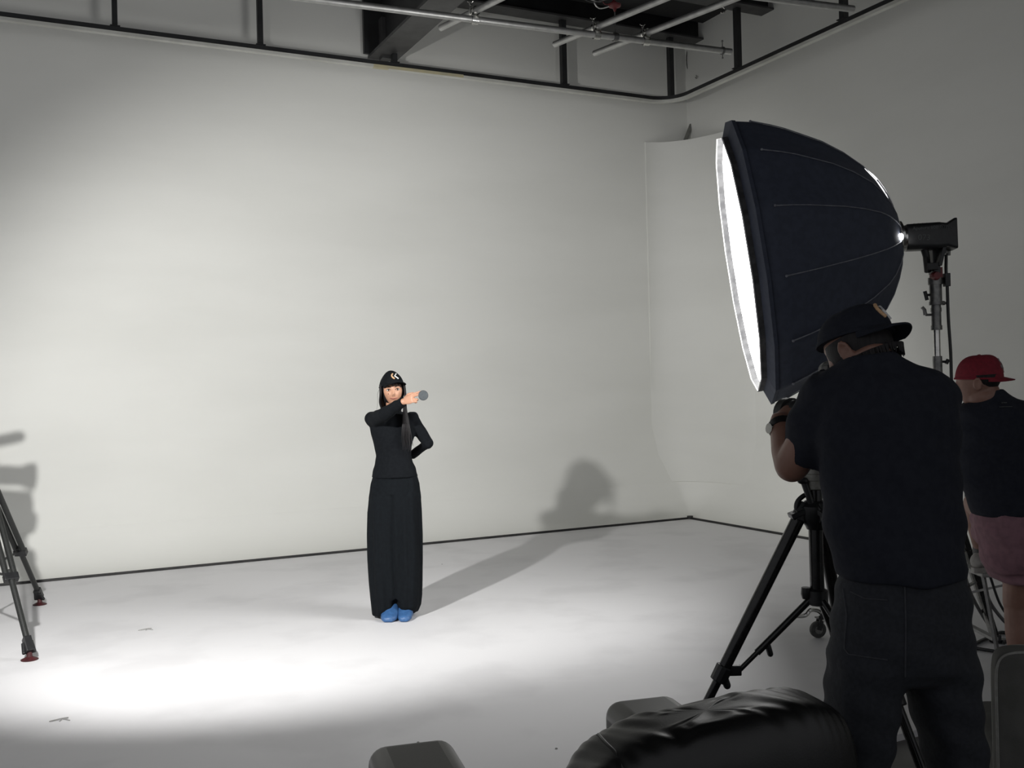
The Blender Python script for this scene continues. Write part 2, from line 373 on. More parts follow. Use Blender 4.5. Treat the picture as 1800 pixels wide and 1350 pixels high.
m_ = MB(); a_, b_ = rb(655), rb(812); m_.bar(a_ + Vector((0, 0, -.016)) - NB * .006, b_ + Vector((0, 0, -.010)) - NB * .006, .052, .03); o = obj('yellowed_tape', m_, M['tracky'], tr, False)

zA = on_back(989, 36, RO).z                       # underside of the steel above the back track
def post(px, path='b', top=None, wd=.06):
    if path == 'b': p = on_back(px, 100, RO)
    else: p = on_right(px, 60, offR)
    p.z = ZR
    t = thing('hanger_post', '', 'post', p, 'black hanger posts of the curtain rail')
    m_ = MB(); zt = top or HT - .05
    m_.box(p + Vector((0, 0, (zt + ZR + .045) / 2 - ZR)), (wd, wd, zt - ZR - .047), (D1, NB, Vector((0, 0, 1))))
    obj('tube', m_, M['steel'], t, False)
    m_ = MB(); m_.box(p + Vector((0, 0, .047)), (wd + .04, wd + .03, .008), (D1, NB, Vector((0, 0, 1)))); obj('foot_plate', m_, M['steel'], t, False)
    return t
post(203, wd=.045)['label'] = 'leftmost black hanger post above the curtain rail'
post(458, wd=.05)['label'] = 'black hanger post, second from the left, above the rail'
post(693, top=on_back(693, 93, RO).z, wd=.05)['label'] = 'short black stub post beside the foot of the diagonal girder'
post(990, top=zA + .01)['label'] = 'black hanger post right of the diagonal girder, behind the long pipe'
post(1178, top=zA + .01)['label'] = 'black hanger post at the rounded corner of the rail'
pB = on_right(1296, 14, offR); zB = pB.z
post(1296, 'r', top=zB + .01)['label'] = 'black hanger post on the right wall side next to the pipe end'
post(1484, 'r')['label'] = 'rightmost black hanger post at the top edge'

def ibeam(name, label, a, b, hgt, wd, m1=None, m2=None, tf=.02):
    """a, b: centre of the underside"""
    a, b = Vector(a), Vector(b); t = thing(name, label, 'beam', a)
    u = Vector((0, 0, 1))
    m_ = MB(); m_.bar(a + u * hgt / 2, b + u * hgt / 2, .02, hgt - 2 * tf); obj('web', m_, m1 or M['steel'], t, False)
    for z in (tf / 2, hgt - tf / 2):
        m_ = MB(); m_.bar(a + u * z, b + u * z, wd, tf); obj('flange', m_, m2 or M['steelg'], t, False)
    return t
eA = on_back(1257, 73, RO); eA.z = zA
G0_ = on_back(671, 106, .02)
ibeam('steel_beam', 'deep black steel beam along the back wall ending before the corner', eA, eA - D1 * ((eA - G0_).dot(D1) - .2), HT - zA, .22)
g0 = on_back(671, 106, .02); zG = g0.z
tG = ibeam('steel_girder', 'large dark girder running from the back wall diagonally overhead', g0, g0 + D2 * 9, HT - zG - .1, .30, tf=.03)
m_ = MB(); m_.box(g0 - D1 * .06 + D2 * .05 + Vector((0, 0, (HT - zG) / 2)), (.30, .04, HT - zG - .06), (D1, NB, Vector((0, 0, 1)))); obj('end_plate', m_, M['steel'], tG, False)
m_ = MB(); m_.box(g0 + D2 * .12 + Vector((0, 0, .18)), (.10, .10, .42), (D1, NB, Vector((0, 0, 1)))); obj('stub_column', m_, M['steelg'], tG, False)
eB = at_z(1378, 28, zB); 
ibeam('steel_beam', 'shorter black beam with its cut end above the right wall', eB, eB - D1 * ((eB - G0_).dot(D1) - .2), max(.12, on_plane(1254, 44, eA - NB * .1, NB).z - zB - .125), .2)
dk = on_plane(1254, 44, eA - NB * .1, NB); zD = dk.z; LD = (dk - G0_).dot(D1) - .2
t = thing('steel_deck', 'black steel ceiling deck carried above the pipes', 'deck', dk)
m_ = MB(); quad(m_, dk, dk - D1 * LD, dk - D1 * LD + D2 * 7, dk + D2 * 7, .05, (0, 0, 1)); obj('deck_plate', m_, M['ceil'], t, False)
for i in range(1, 6):
    a_ = dk + D2 * (1.15 * i); m_ = MB(); m_.bar(a_ + Vector((0, 0, -.06)), a_ - D1 * (LD - .05) + Vector((0, 0, -.06)), .05, .12)
    obj('joist', m_, M['steel'], t, False)

# ------------------------------------------------------------------ scaffold pipes and clamps
ZP1 = 4.5; PR = .027
def pipe(label, a, b, ext=0):
    a, b = Vector(a), Vector(b); d = (b - a).normalized(); b = b + d * ext
    t = thing('scaffold_pipe', label, 'pipe', a, 'silver scaffold pipes overhead')
    m_ = MB(); m_.lathe(a, d, [(.002, PR * .8), (0, PR * .8), (0, PR), ((b - a).length, PR), ((b - a).length, PR * .8)], 20); obj('tube', m_, M['pipe'], t)
    m_ = MB(); m_.lathe(a, d, [(-.004, PR * .78), (.001, PR * .78)], 20); obj('open_end', m_, M['black'], t)
    return a, b
p1 = pipe('longest silver scaffold pipe running parallel to the back wall', at_z(1285, 91, ZP1), at_z(545, -2, ZP1), 2.5)
cz = ZP1 + 2 * PR + .012
p2 = pipe('silver cross pipe nearest the diagonal girder', at_z(775, 49, cz), at_z(880, -3, cz), 2.5)
p3 = pipe('silver cross pipe in the middle of the three', at_z(975, 78, cz), at_z(1170, -3, cz), 2.5)
p4 = pipe('silver cross pipe furthest right of the three', at_z(1045, 94, cz), at_z(1293, -3, cz), 2.5)
p5 = pipe('silver pipe with open end in front of the rightmost post', at_z(1500, 16, ZP1 - .02), at_z(1352, -3, ZP1 - .02), 2.0)
def meet(a, b, c, d):
    r, s_ = b - a, d - c; q = c - a; den = r.x * s_.y - r.y * s_.x; t = (q.x * s_.y - q.y * s_.x) / den; return a + r * t
def clamp(p, d1, d2, label):
    t = thing('pipe_clamp', label, 'clamp', p, 'swivel clamps joining the scaffold pipes')
    d1, d2 = d1.normalized(), d2.normalized()
    for d, z in ((d1, 0), (d2, cz - ZP1)):
        m_ = MB(); c = p + Vector((0, 0, z)); m_.lathe(c - d * .028, d, [(0, PR + .002), (0, PR + .010), (.056, PR + .010), (.056, PR + .002)], 18); obj('collar', m_, M['chrome'], t)
        sd = d.cross(Vector((0, 0, 1))).normalized(); m_ = MB()
        b0 = c + sd * (PR + .012); m_.cyl(b0 - Vector((0, 0, .03)), b0 + Vector((0, 0, .065)), .005, 8)
        m_.lathe(b0 + Vector((0, 0, .04)), (0, 0, 1), [(0, .011), (.012, .011)], 6)
        m_.tube([b0 + Vector((-.022, 0, .07)), b0 + Vector((0, 0, .055)), b0 + Vector((.022, 0, .07))], .005, 6); obj('wing_bolt', m_, M['chrome'], t)
    m_ = MB(); m_.cyl(p + Vector((0, 0, PR)), p + Vector((0, 0, cz - ZP1 - PR)), .018, 12); obj('pivot', m_, M['dullmetal'], t)
for q, lb in ((p2, 'metal clamp joining the cross pipe beside the girder to the long pipe'), (p3, 'metal clamp joining the middle cross pipe to the long pipe'), (p4, 'metal clamp joining the right cross pipe to the long pipe')):
    c = meet(p1[0], p1[1], q[0], q[1]); c.z = ZP1; clamp(c, p1[1] - p1[0], q[1] - q[0], lb)
# end clip on the long pipe and the hanging hook above it
d = (p1[1] - p1[0]).normalized(); c = p1[0] + d * .09
t = thing('end_clip', 'thin bolted clip near the right end of the long pipe', 'clip', c)
m_ = MB(); m_.lathe(c - d * .008, d, [(0, PR), (0, PR + .008), (.016, PR + .008), (.016, PR)], 16); obj('band', m_, M['dullmetal'], t)
m_ = MB(); m_.cyl(c - Vector((0, 0, .07)), c + Vector((0, 0, .085)), .004, 8); m_.ell(c + Vector((0, 0, .085)), (.010, .010, .010), n=10); m_.ell(c - Vector((0, 0, .065)), (.008, .008, .008), n=10); obj('bolt', m_, M['dullmetal'], t)
hk = at_z(1270, 12, ZP1 + .5)
t = thing('ceiling_hook', 'small bare metal hook hanging from the dark deck', 'hook', hk)
m_ = MB(); m_.cyl(hk, hk + Vector((0, 0, max(.06, zD - hk.z - .03))), .003, 8); obj('wire', m_, M['dullmetal'], t)
m_ = MB(); m_.tube(spline([hk, hk + Vector((.02, 0, -.02)), hk + Vector((.018, 0, -.05)), hk + Vector((-.012, 0, -.055)), hk + Vector((-.016, 0, -.035))]), .0045, 8); obj('hook', m_, M['chrome'], t)
# hanger rod with red cone, coils of safety cable
c = meet(p1[0], p1[1], at_z(1066, 75, ZP1), at_z(1066, 75, ZP1) + D2); c.z = ZP1
t = thing('pipe_hanger', 'pipe hanger with a red cone and coiled cables above the long pipe', 'hanger', c)
m_ = MB(); m_.cyl(c + Vector((0, 0, PR)), Vector((c.x, c.y, zD)), .006, 8); obj('rod', m_, M['dullmetal'], t)
m_ = MB(); m_.lathe(c + Vector((0, 0, .215)), (0, 0, 1), [(0, .006), (.03, .018), (.045, .052), (.06, .055), (.068, .03), (.09, .012)], 18); obj('red_cone', m_, M['red'], t)
m_ = MB(); m_.lathe(c - d * .02, d, [(0, PR + .001), (0, PR + .009), (.04, PR + .009), (.04, PR + .001)], 16); obj('collar', m_, M['dullmetal'], t)
for k in range(5):
    m_ = MB(); cc = c + Vector((-.05 - .035 * k, -.04 * (k % 2), .33 + .015 * (k % 3)))
    m_.tube([cc + Vector(((.05 + .008 * k) * math.cos(a), .02 * math.sin(a * 2 + k), (.05 - .004 * k) * math.sin(a))) for a in [2 * PI * i / 18 for i in range(18)]], .006, 6, closed=True)
    o = obj('cable_coil', m_, M['red'] if k in (0,) else (M['dullmetal'] if k % 2 else M['black']), t)
    if k == 0: o['label'] = 'red cable coil'
m_ = MB(); m_.tube(spline([c + Vector((.0, 0, .29)), c + Vector((-.06, 0, .26)), c + Vector((-.13, 0, .25)), c + Vector((-.17, 0, .30)), c + Vector((-.16, 0, .38))]), .007, 8); obj('shackle', m_, M['chrome'], t)
# loose cable hanging in the corner, stick behind the rounded corner panel
a_ = on_back(1208, 96, .02); m_ = MB()
m_.tube(spline([on_back(1212, 70, .03), on_back(1207, 98, .03), on_back(1208, 118, .03), on_back(1213, 129, .03), on_back(1218, 130, .03), on_right(1224, 138, .03)]), .006, 6)
m_.tube(spline([on_back(1216, 66, .03), on_back(1218, 95, .03), on_back(1219, 120, .03), on_right(1225, 136, .03)]), .004, 6)
o = obj('loose_cable', m_, M['dullmetal'], loc=a_); o['label'] = 'thin loose cable hanging in the upper corner of the walls'; o['category'] = 'cable'
pa, pb_ = on_back(1204, 249, .10), on_back(1221, 205, .04)
m_ = MB(); m_.bar(pa, pb_, .04, .03, NB); o = obj('batten', m_, M['batten'], loc=pa); o['label'] = 'dark batten leaning in the corner above the curved panel'; o['category'] = 'batten'

# ================================================================== SOFTBOX ON STAND
ysb = 5.85
HUBC = at_y(1317, 462, ysb)
az = math.radians(-81.3); tl = math.radians(7.6)
NF = Vector((math.sin(az) * math.cos(tl), math.cos(az) * math.cos(tl), -math.sin(tl))).normalized()  # where the front looks
AX = -NF
SX = AX.cross(Vector((0, 0, 1))).normalized(); SY = SX.cross(AX).normalized()
if SY.z < 0: SY = -SY
S = 250 * ysb / FPX / 250      # metres per reference pixel there
POLE = at_y(1648, 640, 5.75); POLE.z = 0
sb = thing('softbox', 'large deep black softbox with thin ribs and a glowing white front', 'softbox', HUBC)
prof = [(0, 250), (28, 243), (57, 232), (81, 221), (104, 208), (139, 188), (172, 163), (203, 133), (221, 108), (236, 80), (247, 54), (252, 34)]
NR_ = 14
def rib_pt(k, al, r):
    a = 2 * PI * (k / NR_) + PI / 2 + 0
    return HUBC + AX * (al * S) + (SX * math.cos(a) + SY * math.sin(a)) * (r * S)
grid = []
for al, r in prof:
    ring = []
    for k in range(NR_ * 6):
        a = 2 * PI * k / (NR_ * 6) + PI / 2; kk = (k % 6) / 6; da = PI / NR_
        flat = math.cos(da) / math.cos(abs(kk - .5) * 2 * da - 0) if False else math.cos(da) / math.cos((kk - .5) * 2 * da)
        sag = 1 - .018 * math.sin(PI * kk) * math.sin(PI * min(1, al / 252))
        ring.append(HUBC + AX * (al * S) + (SX * math.cos(a) + SY * math.sin(a)) * (r * S * flat * sag))
    grid.append(ring)
m_ = MB(); m_.rings(grid, cap=False); 
so = obj('shell', m_, M['softfab'], sb, True); sm = so.modifiers.new('solid', 'SOLIDIFY'); sm.thickness = .004
for k in range(NR_):
    m_ = MB(); pts = [rib_pt(k, al, r + 1.2) for al, r in prof[1:]]; m_.tube(pts, [.0045] + [.003] * (len(pts) - 1), 6)
    m_.ell(pts[0], (.008, .008, .008), n=8); obj('rib', m_, M['seam'], sb)
def octo(r, al, n=NR_): return [HUBC + AX * (al * S) + (SX * math.cos(2 * PI * k / n + PI / 2) + SY * math.sin(2 * PI * k / n + PI / 2)) * (r * S) for k in range(n)]
m_ = MB(); m_.rings([octo(250.5, 4), octo(252, -2), octo(226, -11), octo(225, -9), octo(247, 0), octo(247, 4)], False, True); obj('rim', m_, M['softfab'], sb, False)
m_ = MB(); m_.rings([octo(226, -10), octo(226.5, -20), octo(225.3, -20), octo(224.8, -8)], False, True); obj('rim_lining', m_, M['lining'], sb, False)
m_ = MB(); m_.rings([octo(1, -10.5), octo(120, -10), octo(224, -9), octo(224, -7.5), octo(1, -7.5)], True); o = obj('diffuser', m_, M['diff'], sb, False); o['label'] = 'glowing white front diffuser'
# edge trim stripe of the rim
m_ = MB(); m_.tube(octo(226, -20.5), .004, 6, closed=True); obj('edge_trim', m_, M['logo_w'], sb)
# zip gap near the back where lamp light spills
sgn = -1 if SX.y > 0 else 1     # side of the box that faces the camera
def back_pt(al, r, a): return HUBC + AX * (al * S) + (SX * math.cos(a) + SY * math.sin(a)) * (r * S)
def prof_r(al):
    for (a0, r0), (a1, r1) in zip(prof, prof[1:]):
        if a0 <= al <= a1: return r0 + (r1 - r0) * (al - a0) / (a1 - a0)
    return 36
m_ = MB(); g = []
for i in range(11):
    al = 205 + (251 - 205) * i / 10; wd = math.sin(PI * (i + .2) / 10.4) ** .8 * (3.5 + .5 * i); r = prof_r(al)
    g.append([back_pt(al + wd * q * .35, r + wd * q, PI / 2 - sgn * (.46 - .05 * q)) for q in (0, .33, .66, 1)])
m_.sheet(g, .003); obj('zip_opening', m_, M['leakdim'], sb)
m_ = MB(); m_.tube([q[3] for q in g], .004, 6); obj('zip_edge', m_, M['logo_w'], sb)
m_ = MB(); m_.tube([q[1].lerp(q[2], .6) + SX * (sgn * .004) for q in g[4:]], .0035, 6); obj('zip_teeth', m_, M['seam'], sb)
cs = HUBC + AX * (240 * S) + SX * (sgn * 72 * S) - SY * (8 * S)
m_ = MB(); m_.ell(cs, (.016, .016, .020), n=12); o = obj('gap', m_, M['leak'], sb); o['label'] = 'bright lamp light through a gap by the mount'
for q in range(5):
    a = sgn * .7 * (q - 2) / 2
    pass
m_ = MB(); m_.lathe(HUBC + AX * (250 * S), AX, [(0, 36 * S), (4 * S, 33 * S), (5 * S, 27 * S), (10 * S, 27 * S)], 28); obj('speed_ring', m_, M['chrome'], sb)

# lamp head: local frame along AX
LXA = Vector((AX.x, AX.y, .012)).normalized(); lh0 = HUBC + AX * (258 * S) - Vector((0, 0, .01))
lh_AX, AX_keep = LXA, AX
AX = LXA; SY_keep = SY; SY = SX.cross(AX).normalized(); SY = SY if SY.z > 0 else -SY; S_keep = S; S = S * .86
lh = thing('lamp_head', 'black studio lamp head behind the softbox with a rear display hood', 'lamp', lh0)
m_ = MB()
def rrect(o_, al, wx, hy, r, n=5, dy=0):
    out = []
    for (sx, sy, a0) in ((1, 1, 0), (-1, 1, 90), (-1, -1, 180), (1, -1, 270)):
        for i in range(n):
            a = math.radians(a0 + 90 * i / (n - 1)); out.append(o_ + AX * (al * S) + SX * (sx * (wx - r) + r * math.cos(a)) * S + SY * (sy * (hy - r) + r * math.sin(a) + dy) * S)
    return out
m_.rings([rrect(lh0, 8, 23, 25, 12), rrect(lh0, 10, 24, 26, 12), rrect(lh0, 70, 24, 26, 8), rrect(lh0, 72, 23.5, 25.5, 8), rrect(lh0, 88, 22, 23, 6), rrect(lh0, 94, 20, 20, 5)]); obj('housing', m_, M['black'], lh)
m_ = MB(); m_.rings([rrect(lh0, 82, 22, 22, 5), rrect(lh0, 97, 24, 30, 5, dy=2), rrect(lh0, 101, 24, 30, 4, dy=2), rrect(lh0, 98, 21, 25, 4, dy=0), rrect(lh0, 90, 18, 20, 4)]); obj('rear_hood', m_, M['black'], lh)
m_ = MB(); m_.lathe(lh0, AX, [(-2 * S, 22 * S), (0, 25 * S), (8 * S, 26 * S), (10 * S, 24 * S)], 28); obj('front_ring', m_, M['chrome'], lh)
for i in range(7):
    m_ = MB(); m_.box(lh0 + AX * ((24 + i * 8) * S) + SY * (26.3 * S), (.006, .05, .004), (AX, SX, SY)); obj('cooling_fin', m_, M['black'], lh, False)
NS = SX * sgn
so_ = lh0 + AX * (17 * S) + NS * (24.3 * S) + SY * (12 * S)
xd = AX if AX.cross(SY).dot(NS) > 0 else -AX
text_obj('print', 'Aputure 600', 9.5 * S * .98, M['ink'], lh, so_, xd, SY); text_obj('print', 'Pro', 8 * S * 1.0, M['ink'], lh, so_ + AX * (62 * S), xd, SY)
m_ = MB(); cc = so_ + AX * (56 * S) + SY * (3 * S); m_.tube([cc + (AX * math.cos(a) + SY * math.sin(a)) * (4 * S) for a in [2 * PI * i / 16 for i in range(16)]], .002, 6, closed=True); m_.ell(cc, (.004, .004, .004), n=8); obj('round_mark', m_, M['ink'], lh)
text_obj('print', '073', 16 * S, M['ink'], lh, lh0 + AX * (26 * S) + NS * (24.3 * S) - SY * (8 * S), (xd + SY * -.08), SY)
AX = AX_keep; SY = SY_keep; S = S_keep
# yoke + handle
def LP(px, py, dy=0): return at_y(px, py, 5.75 + dy)
m_ = MB()
for sgy in (-1, 1):
    o_ = Vector((0, .085 * sgy, 0)); m_.bar(LP(1648, 432) + o_, LP(1640, 470) + o_ * .9, .02, .05, Vector((0, 1, 0)))
m_.tube([LP(1623, 432, -.05), LP(1628, 450, -.04), LP(1631, 478, 0)], [.022, .020, .02], 8)
m_.bar(LP(1640, 468, -.085), LP(1640, 468, .085), .06, .04); m_.bar(LP(1640, 436), LP(1643, 482), .04, .075, Vector((0, 1, 0))); obj('yoke', m_, M['black'], lh, False, .003)
m_ = MB(); m_.box(LP(1646, 480), (.042, .07, .06)); m_.lathe(LP(1648, 484, -.06), (0, 1, 0), [(0, .02), (.02, .026), (.05, .026)], 14); o = obj('tilt_knob', m_, M['red'], lh)
m_ = MB(); m_.cyl(LP(1662, 434), LP(1662, 446), .018, 12); m_.cyl(LP(1656, 434, .01), LP(1656, 448, .01), .014, 12); m_.cyl(LP(1667, 433), LP(1667, 449), .012, 12); obj('connector', m_, M['dullmetal'], lh)

# stand
st = thing('light_stand', 'chrome and black wheeled light stand carrying the softbox lamp', 'light stand', POLE)
def zof(py, px=1650): return LP(px, py).z
def ax_pt(z): return Vector((POLE.x, POLE.y, z))
def xoff(z): return ax_pt(z)
zt = zof(492); 
m_ = MB(); m_.cyl(ax_pt(zof(530)), ax_pt(zof(498)), .034, 18); m_.cyl(ax_pt(zof(500)), ax_pt(zof(488)), .040, 18); m_.cyl(ax_pt(zof(536)), ax_pt(zof(530)), .038, 18); obj('top_sleeve', m_, M['dullmetal'], st)
m_ = MB(); m_.cyl(ax_pt(zof(578)), ax_pt(zof(536)), .027, 18); m_.cyl(ax_pt(zof(580)), ax_pt(zof(572)), .031, 18); m_.cyl(ax_pt(zof(548)), ax_pt(zof(541)), .030, 18); obj('lock_sleeve', m_, M['dullmetal'], st)
m_ = MB(); m_.cyl(ax_pt(zof(632)), ax_pt(zof(570)), .019, 18); obj('upper_tube', m_, M['chrome'], st)
m_ = MB(); m_.cyl(ax_pt(zof(700)), ax_pt(zof(626)), .026, 18); obj('lock_sleeve', m_, M['dullmetal'], st)
m_ = MB(); m_.cyl(ax_pt(.55), ax_pt(zof(690)), .023, 18); obj('middle_tube', m_, M['chrome'], st)
m_ = MB(); m_.cyl(ax_pt(.22), ax_pt(.95), .030, 18); m_.cyl(ax_pt(.86), ax_pt(.98), .040, 18); m_.cyl(ax_pt(.26), ax_pt(.33), .038, 18); obj('lower_tube', m_, M['dullmetal'], st)
for (py, sx, kind) in ((518, -1, 0), (553, -1, 1), (636, 1, 0), (533, 1, 2), (490, 1, 0)):
    m_ = MB(); a_ = ax_pt(zof(py)); b_ = a_ + Vector((sx * .062, 0, 0))
    m_.cyl(a_, b_, .007, 8)
    if kind == 0: m_.cyl(b_ - Vector((.012 * sx, 0, .03 if sx < 0 else .012)), b_ + Vector((0, 0, .022 if sx < 0 else .012)), .011, 8)
    elif kind == 1: m_.tube([b_, b_ + Vector((-.005, 0, .03)), b_ + Vector((-.018, 0, .045))], [.012, .011, .010], 8)
    else: m_.ell(b_ - Vector((.02, 0, 0)), (.014, .014, .014), n=10)
    obj('lock_knob', m_, M['dullmetal'] if kind else M['black'], st)
wl = at_z(1438, 1121, 0); wr = at_z(1756, 1130, 0)
ctr = Vector((POLE.x, POLE.y, 0))
w3 = ctr * 3 - wl - wr - Vector((0, -.1, 0)); w3 = ctr + (w3 - ctr).normalized() * .62
def leg(end, caster=True):
    r = (end - ctr); r.z = 0; rn = r.normalized(); hz = .12 if caster else .03
    e = ctr + rn * (r.length - .02) + Vector((0, 0, hz))
    top = ctr + rn * .05 + Vector((0, 0, .93))
    m_ = MB(); m_.bar(top, e, .03, .032); o = obj('leg', m_, M['gloss'], st, False, .003)
    m_ = MB(); mid = top.lerp(e, .40); o2 = Vector((0, 0, -.022)) - rn * .02; m_.bar(mid + o2, e + o2 * .7, .016, .022)
    obj('brace_strip', m_, M['chrome'], o, False)
    m_ = MB(); m_.bar(ctr + rn * .035 + Vector((0, 0, .30)), top.lerp(e, .62), .02, .012); obj('spreader', m_, M['dullmetal'], st, False)
    m_ = MB(); q = top.lerp(e, .42); m_.ell(q, (.016, .016, .016), n=10); m_.cyl(q - Vector((.03, 0, 0)), q + Vector((.03, 0, 0)), .006, 8); obj('bolt', m_, M['dullmetal'], o)
    if not caster:
        m_ = MB(); m_.box(Vector((end.x, end.y, .012)), (.09, .05, .022)); m_.box(Vector((end.x, end.y, .03)) - rn * .02, (.05, .035, .04)); obj('foot_plate', m_, M['black'], st, False, .003); return
    # caster
    c = Vector((end.x, end.y, .05)); m_ = MB(); ax_ = Vector((.15, -.98, 0)).normalized()
    fwd = Vector((-ax_.y, ax_.x, 0))
    wh = c
    m_.lathe(wh - ax_ * .014, ax_, [(0, .03), (0, .046), (.005, .05), (.023, .05), (.028, .046), (.028, .03)], 24); wo = obj('caster', m_, M['rubber'], st)
    m_ = MB(); m_.lathe(wh - ax_ * .017, ax_, [(0, .012), (0, .024), (.034, .024), (.034, .012)], 16); obj('wheel_hub', m_, M['dullmetal'], wo)
    m_ = MB()
    for s_ in (-1, 1):
        m_.bar(wh + ax_ * (.020 * s_), wh + ax_ * (.020 * s_) + Vector((0, 0, .068)) + fwd * .02, .028, .004, ax_)
    m_.box(wh + Vector((0, 0, .07)) + fwd * .02, (.05, .055, .008), (ax_, fwd, Vector((0, 0, 1)))); obj('fork', m_, M['black'], wo, False)
    m_ = MB(); m_.cyl(wh + Vector((0, 0, .07)) + fwd * .02, Vector((wh.x, wh.y, .13)) + fwd * .02, .012, 10); m_.tube(spline([wh + fwd * .02 + Vector((0, 0, .075)), wh + Vector((.03, 0, .08)), wh + Vector((.07, 0, .06))]), .009, 8); obj('brake', m_, M['black'], wo)
leg(wl); leg(wr, False); leg(w3)
m_ = MB(); a0 = at_y(1395, 1083, 6.0); m_.tube(spline([a0, at_y(1415, 1082, 6.02), at_y(1424, 1073, 6.03), at_y(1437, 1073, 6.05), at_y(1452, 1082, 6.05), at_y(1480, 1075, 6.0)]), .013, 8); obj('bent_strut', m_, M['chrome'], st)

# mains cable from the lamp head
def cable(label, pts, r=.009, name='power_cable', m=None, loc=None):
    m_ = MB(); m_.tube(spline(pts), r, 8); o = obj(name, m_, m or M['black'], loc=Vector(pts[-1])); o['label'] = label; o['category'] = 'cable'; return o
cable('black power cable hanging from the lamp head beside the stand pole', [LP(1663, 448), LP(1663, 478, -.02), LP(1665, 505, -.02), LP(1667, 560, -.03), LP(1671, 620, -.03), LP(1674, 700, -.03), LP(1685, 830, 0), LP(1690, 950, .05), at_z(1690, 1080, .012)])
m_ = MB(); m_.box(LP(1664, 492, -.02), (.03, .04, .075)); m_.cyl(LP(1664, 488), LP(1656, 490), .006, 8); o = obj('cable_clip', m_, M['black'], None, False, .004, loc=LP(1664, 492)); o['label'] = 'black clip holding the power cable near the sleeve'; o['category'] = 'clip'
cable('black cable looping down from behind the dark shirt to the floor, left one', [at_y(1692, 840, 5.3), at_y(1687, 880, 5.3), at_y(1690, 960, 5.3), at_y(1703, 1035, 5.35), at_z(1740, 1102, .012), at_z(1765, 1130, .012)], .010)
cable('black cable dropping beside the raised shoe toward the grey seat', [at_y(1698, 845, 5.2), at_y(1702, 900, 5.25), at_y(1722, 985, 5.25), at_y(1728, 1015, 5.3), at_y(1742, 1062, 5.4), at_z(1782, 1108, .012), at_z(1815, 1122, .012)], .010)
cable('thin black cable right of the other, passing behind the calf', [at_y(1735, 1000, 5.4), at_y(1741, 1015, 5.4), at_y(1757, 1060, 5.5), at_y(1778, 1092, 5.6), at_z(1800, 1115, .012), at_z(1830, 1120, .012)], .007)
cable('black cable lying in an arc on the floor beside the wheeled stand', [at_z(1700, 1140, .012), at_z(1722, 1128, .012), at_z(1745, 1118, .012), at_z(1760, 1112, .012), at_z(1785, 1114, .012), at_z(1830, 1112, .012)], .011)
cable('black cable lying on the floor just before the grey seat', [at_z(1660, 1132, .012), at_z(1705, 1138, .012), at_z(1730, 1142, .012), at_z(1770, 1148, .012)], .010)

# ================================================================== TRIPOD LEFT (video camera out of frame)
f1, f2 = at_z(52, 1160, 0), at_z(70, 1063, 0)
cen = Vector((-3.565, 6.7, 0)); f3 = Vector((-4.41, 6.32, 0))
APEX = 1.05
tv = thing('video_tripod', 'tall black carbon tripod with red-padded feet at the left edge', 'tripod', Vector((cen.x, cen.y, 0)))
def tleg(f):
    top = Vector((cen.x, cen.y, APEX)) + (f - cen).normalized() * .09; ft = f + Vector((0, 0, .07)); dd = (ft - top)
    d_ = dd.normalized(); sd = d_.cross(Vector((0, 0, 1))).normalized(); nn = sd.cross(d_)
    m_ = MB(); a_, b_ = top, top.lerp(ft, .61)
    for s_ in (-1, 1): m_.tube([a_ + sd * .024 * s_, b_ + sd * .024 * s_], .019, 10)
    o = obj('leg', m_, M['carbon'], tv)
    m_ = MB(); m_.box(top.lerp(ft, .61), (.05, .085, .045), (d_, sd, nn)); obj('lock_collar', m_, M['black'], o, False, .004); m_ = MB(); m_.box(top.lerp(ft, .04), (.08, .08, .045), (d_, sd, nn)); obj('leg_joint', m_, M['black'], o, False, .004)
    m_ = MB(); m_.tube([top.lerp(ft, .57), ft], .0185, 12); obj('lower_tube', m_, M['carbon'], o)
    m_ = MB(); m_.box(ft + Vector((0, 0, -.005)) - d_ * .03, (.10, .045, .05), (d_, sd, nn)); m_.tube([ft + sd * .02 - d_ * .05 - nn * .02, ft + sd * .03 + Vector((0, 0, -.03))], .012, 8); m_.tube([ft - sd * .02 - d_ * .05, ft - sd * .03 + Vector((0, 0, -.03))], .012, 8); obj('foot_joint', m_, M['black'], o, False, .004)
    m_ = MB(); m_.lathe(Vector((f.x, f.y, 0)), (0, 0, 1), [(0, .048), (.005, .050), (.010, .040), (.02, .018), (.05, .014)], 20); p_ = obj('foot_pad', m_, M['darkred'], o)
    p_['label'] = 'dark red foot pad'
    return top, ft
tops = [tleg(f) for f in (f1, f2, f3)]
hub = Vector((cen.x, cen.y, 0))
for (t0, t1) in tops:
    m_ = MB(); m_.tube([hub + Vector((0, 0, .42)), t0.lerp(t1, .60)], .009, 8); obj('spreader_arm', m_, M['black'], tv)
m_ = MB(); m_.lathe(hub + Vector((0, 0, .40)), (0, 0, 1), [(0, .03), (.04, .03)], 14); obj('spreader_hub', m_, M['black'], tv)
m_ = MB(); m_.lathe(hub + Vector((0, 0, APEX - .06)), (0, 0, 1), [(0, .05), (.03, .10), (.08, .09), (.10, .055), (.14, .05)], 20); m_.box(hub + Vector((0, 0, APEX + .22)), (.13, .14, .18)); m_.cyl(hub + Vector((-.09, 0, APEX + .20)), hub + Vector((.09, 0, APEX + .20)), .055, 16); m_.cyl(hub + Vector((0, 0, APEX + .04)), hub + Vector((0, 0, APEX + .2)), .05, 16); m_.box(hub + Vector((-.10, 0, APEX + .334)), (.34, .08, .05)); obj('fluid_head', m_, M['black'], tv, True)
vd = (Vector((-.8, 6.9, 0)) - hub).normalized(); vd = Vector((vd.x, vd.y, 0)).normalized(); vs_ = Vector((vd.y, -vd.x, 0)); U = Vector((0, 0, 1))
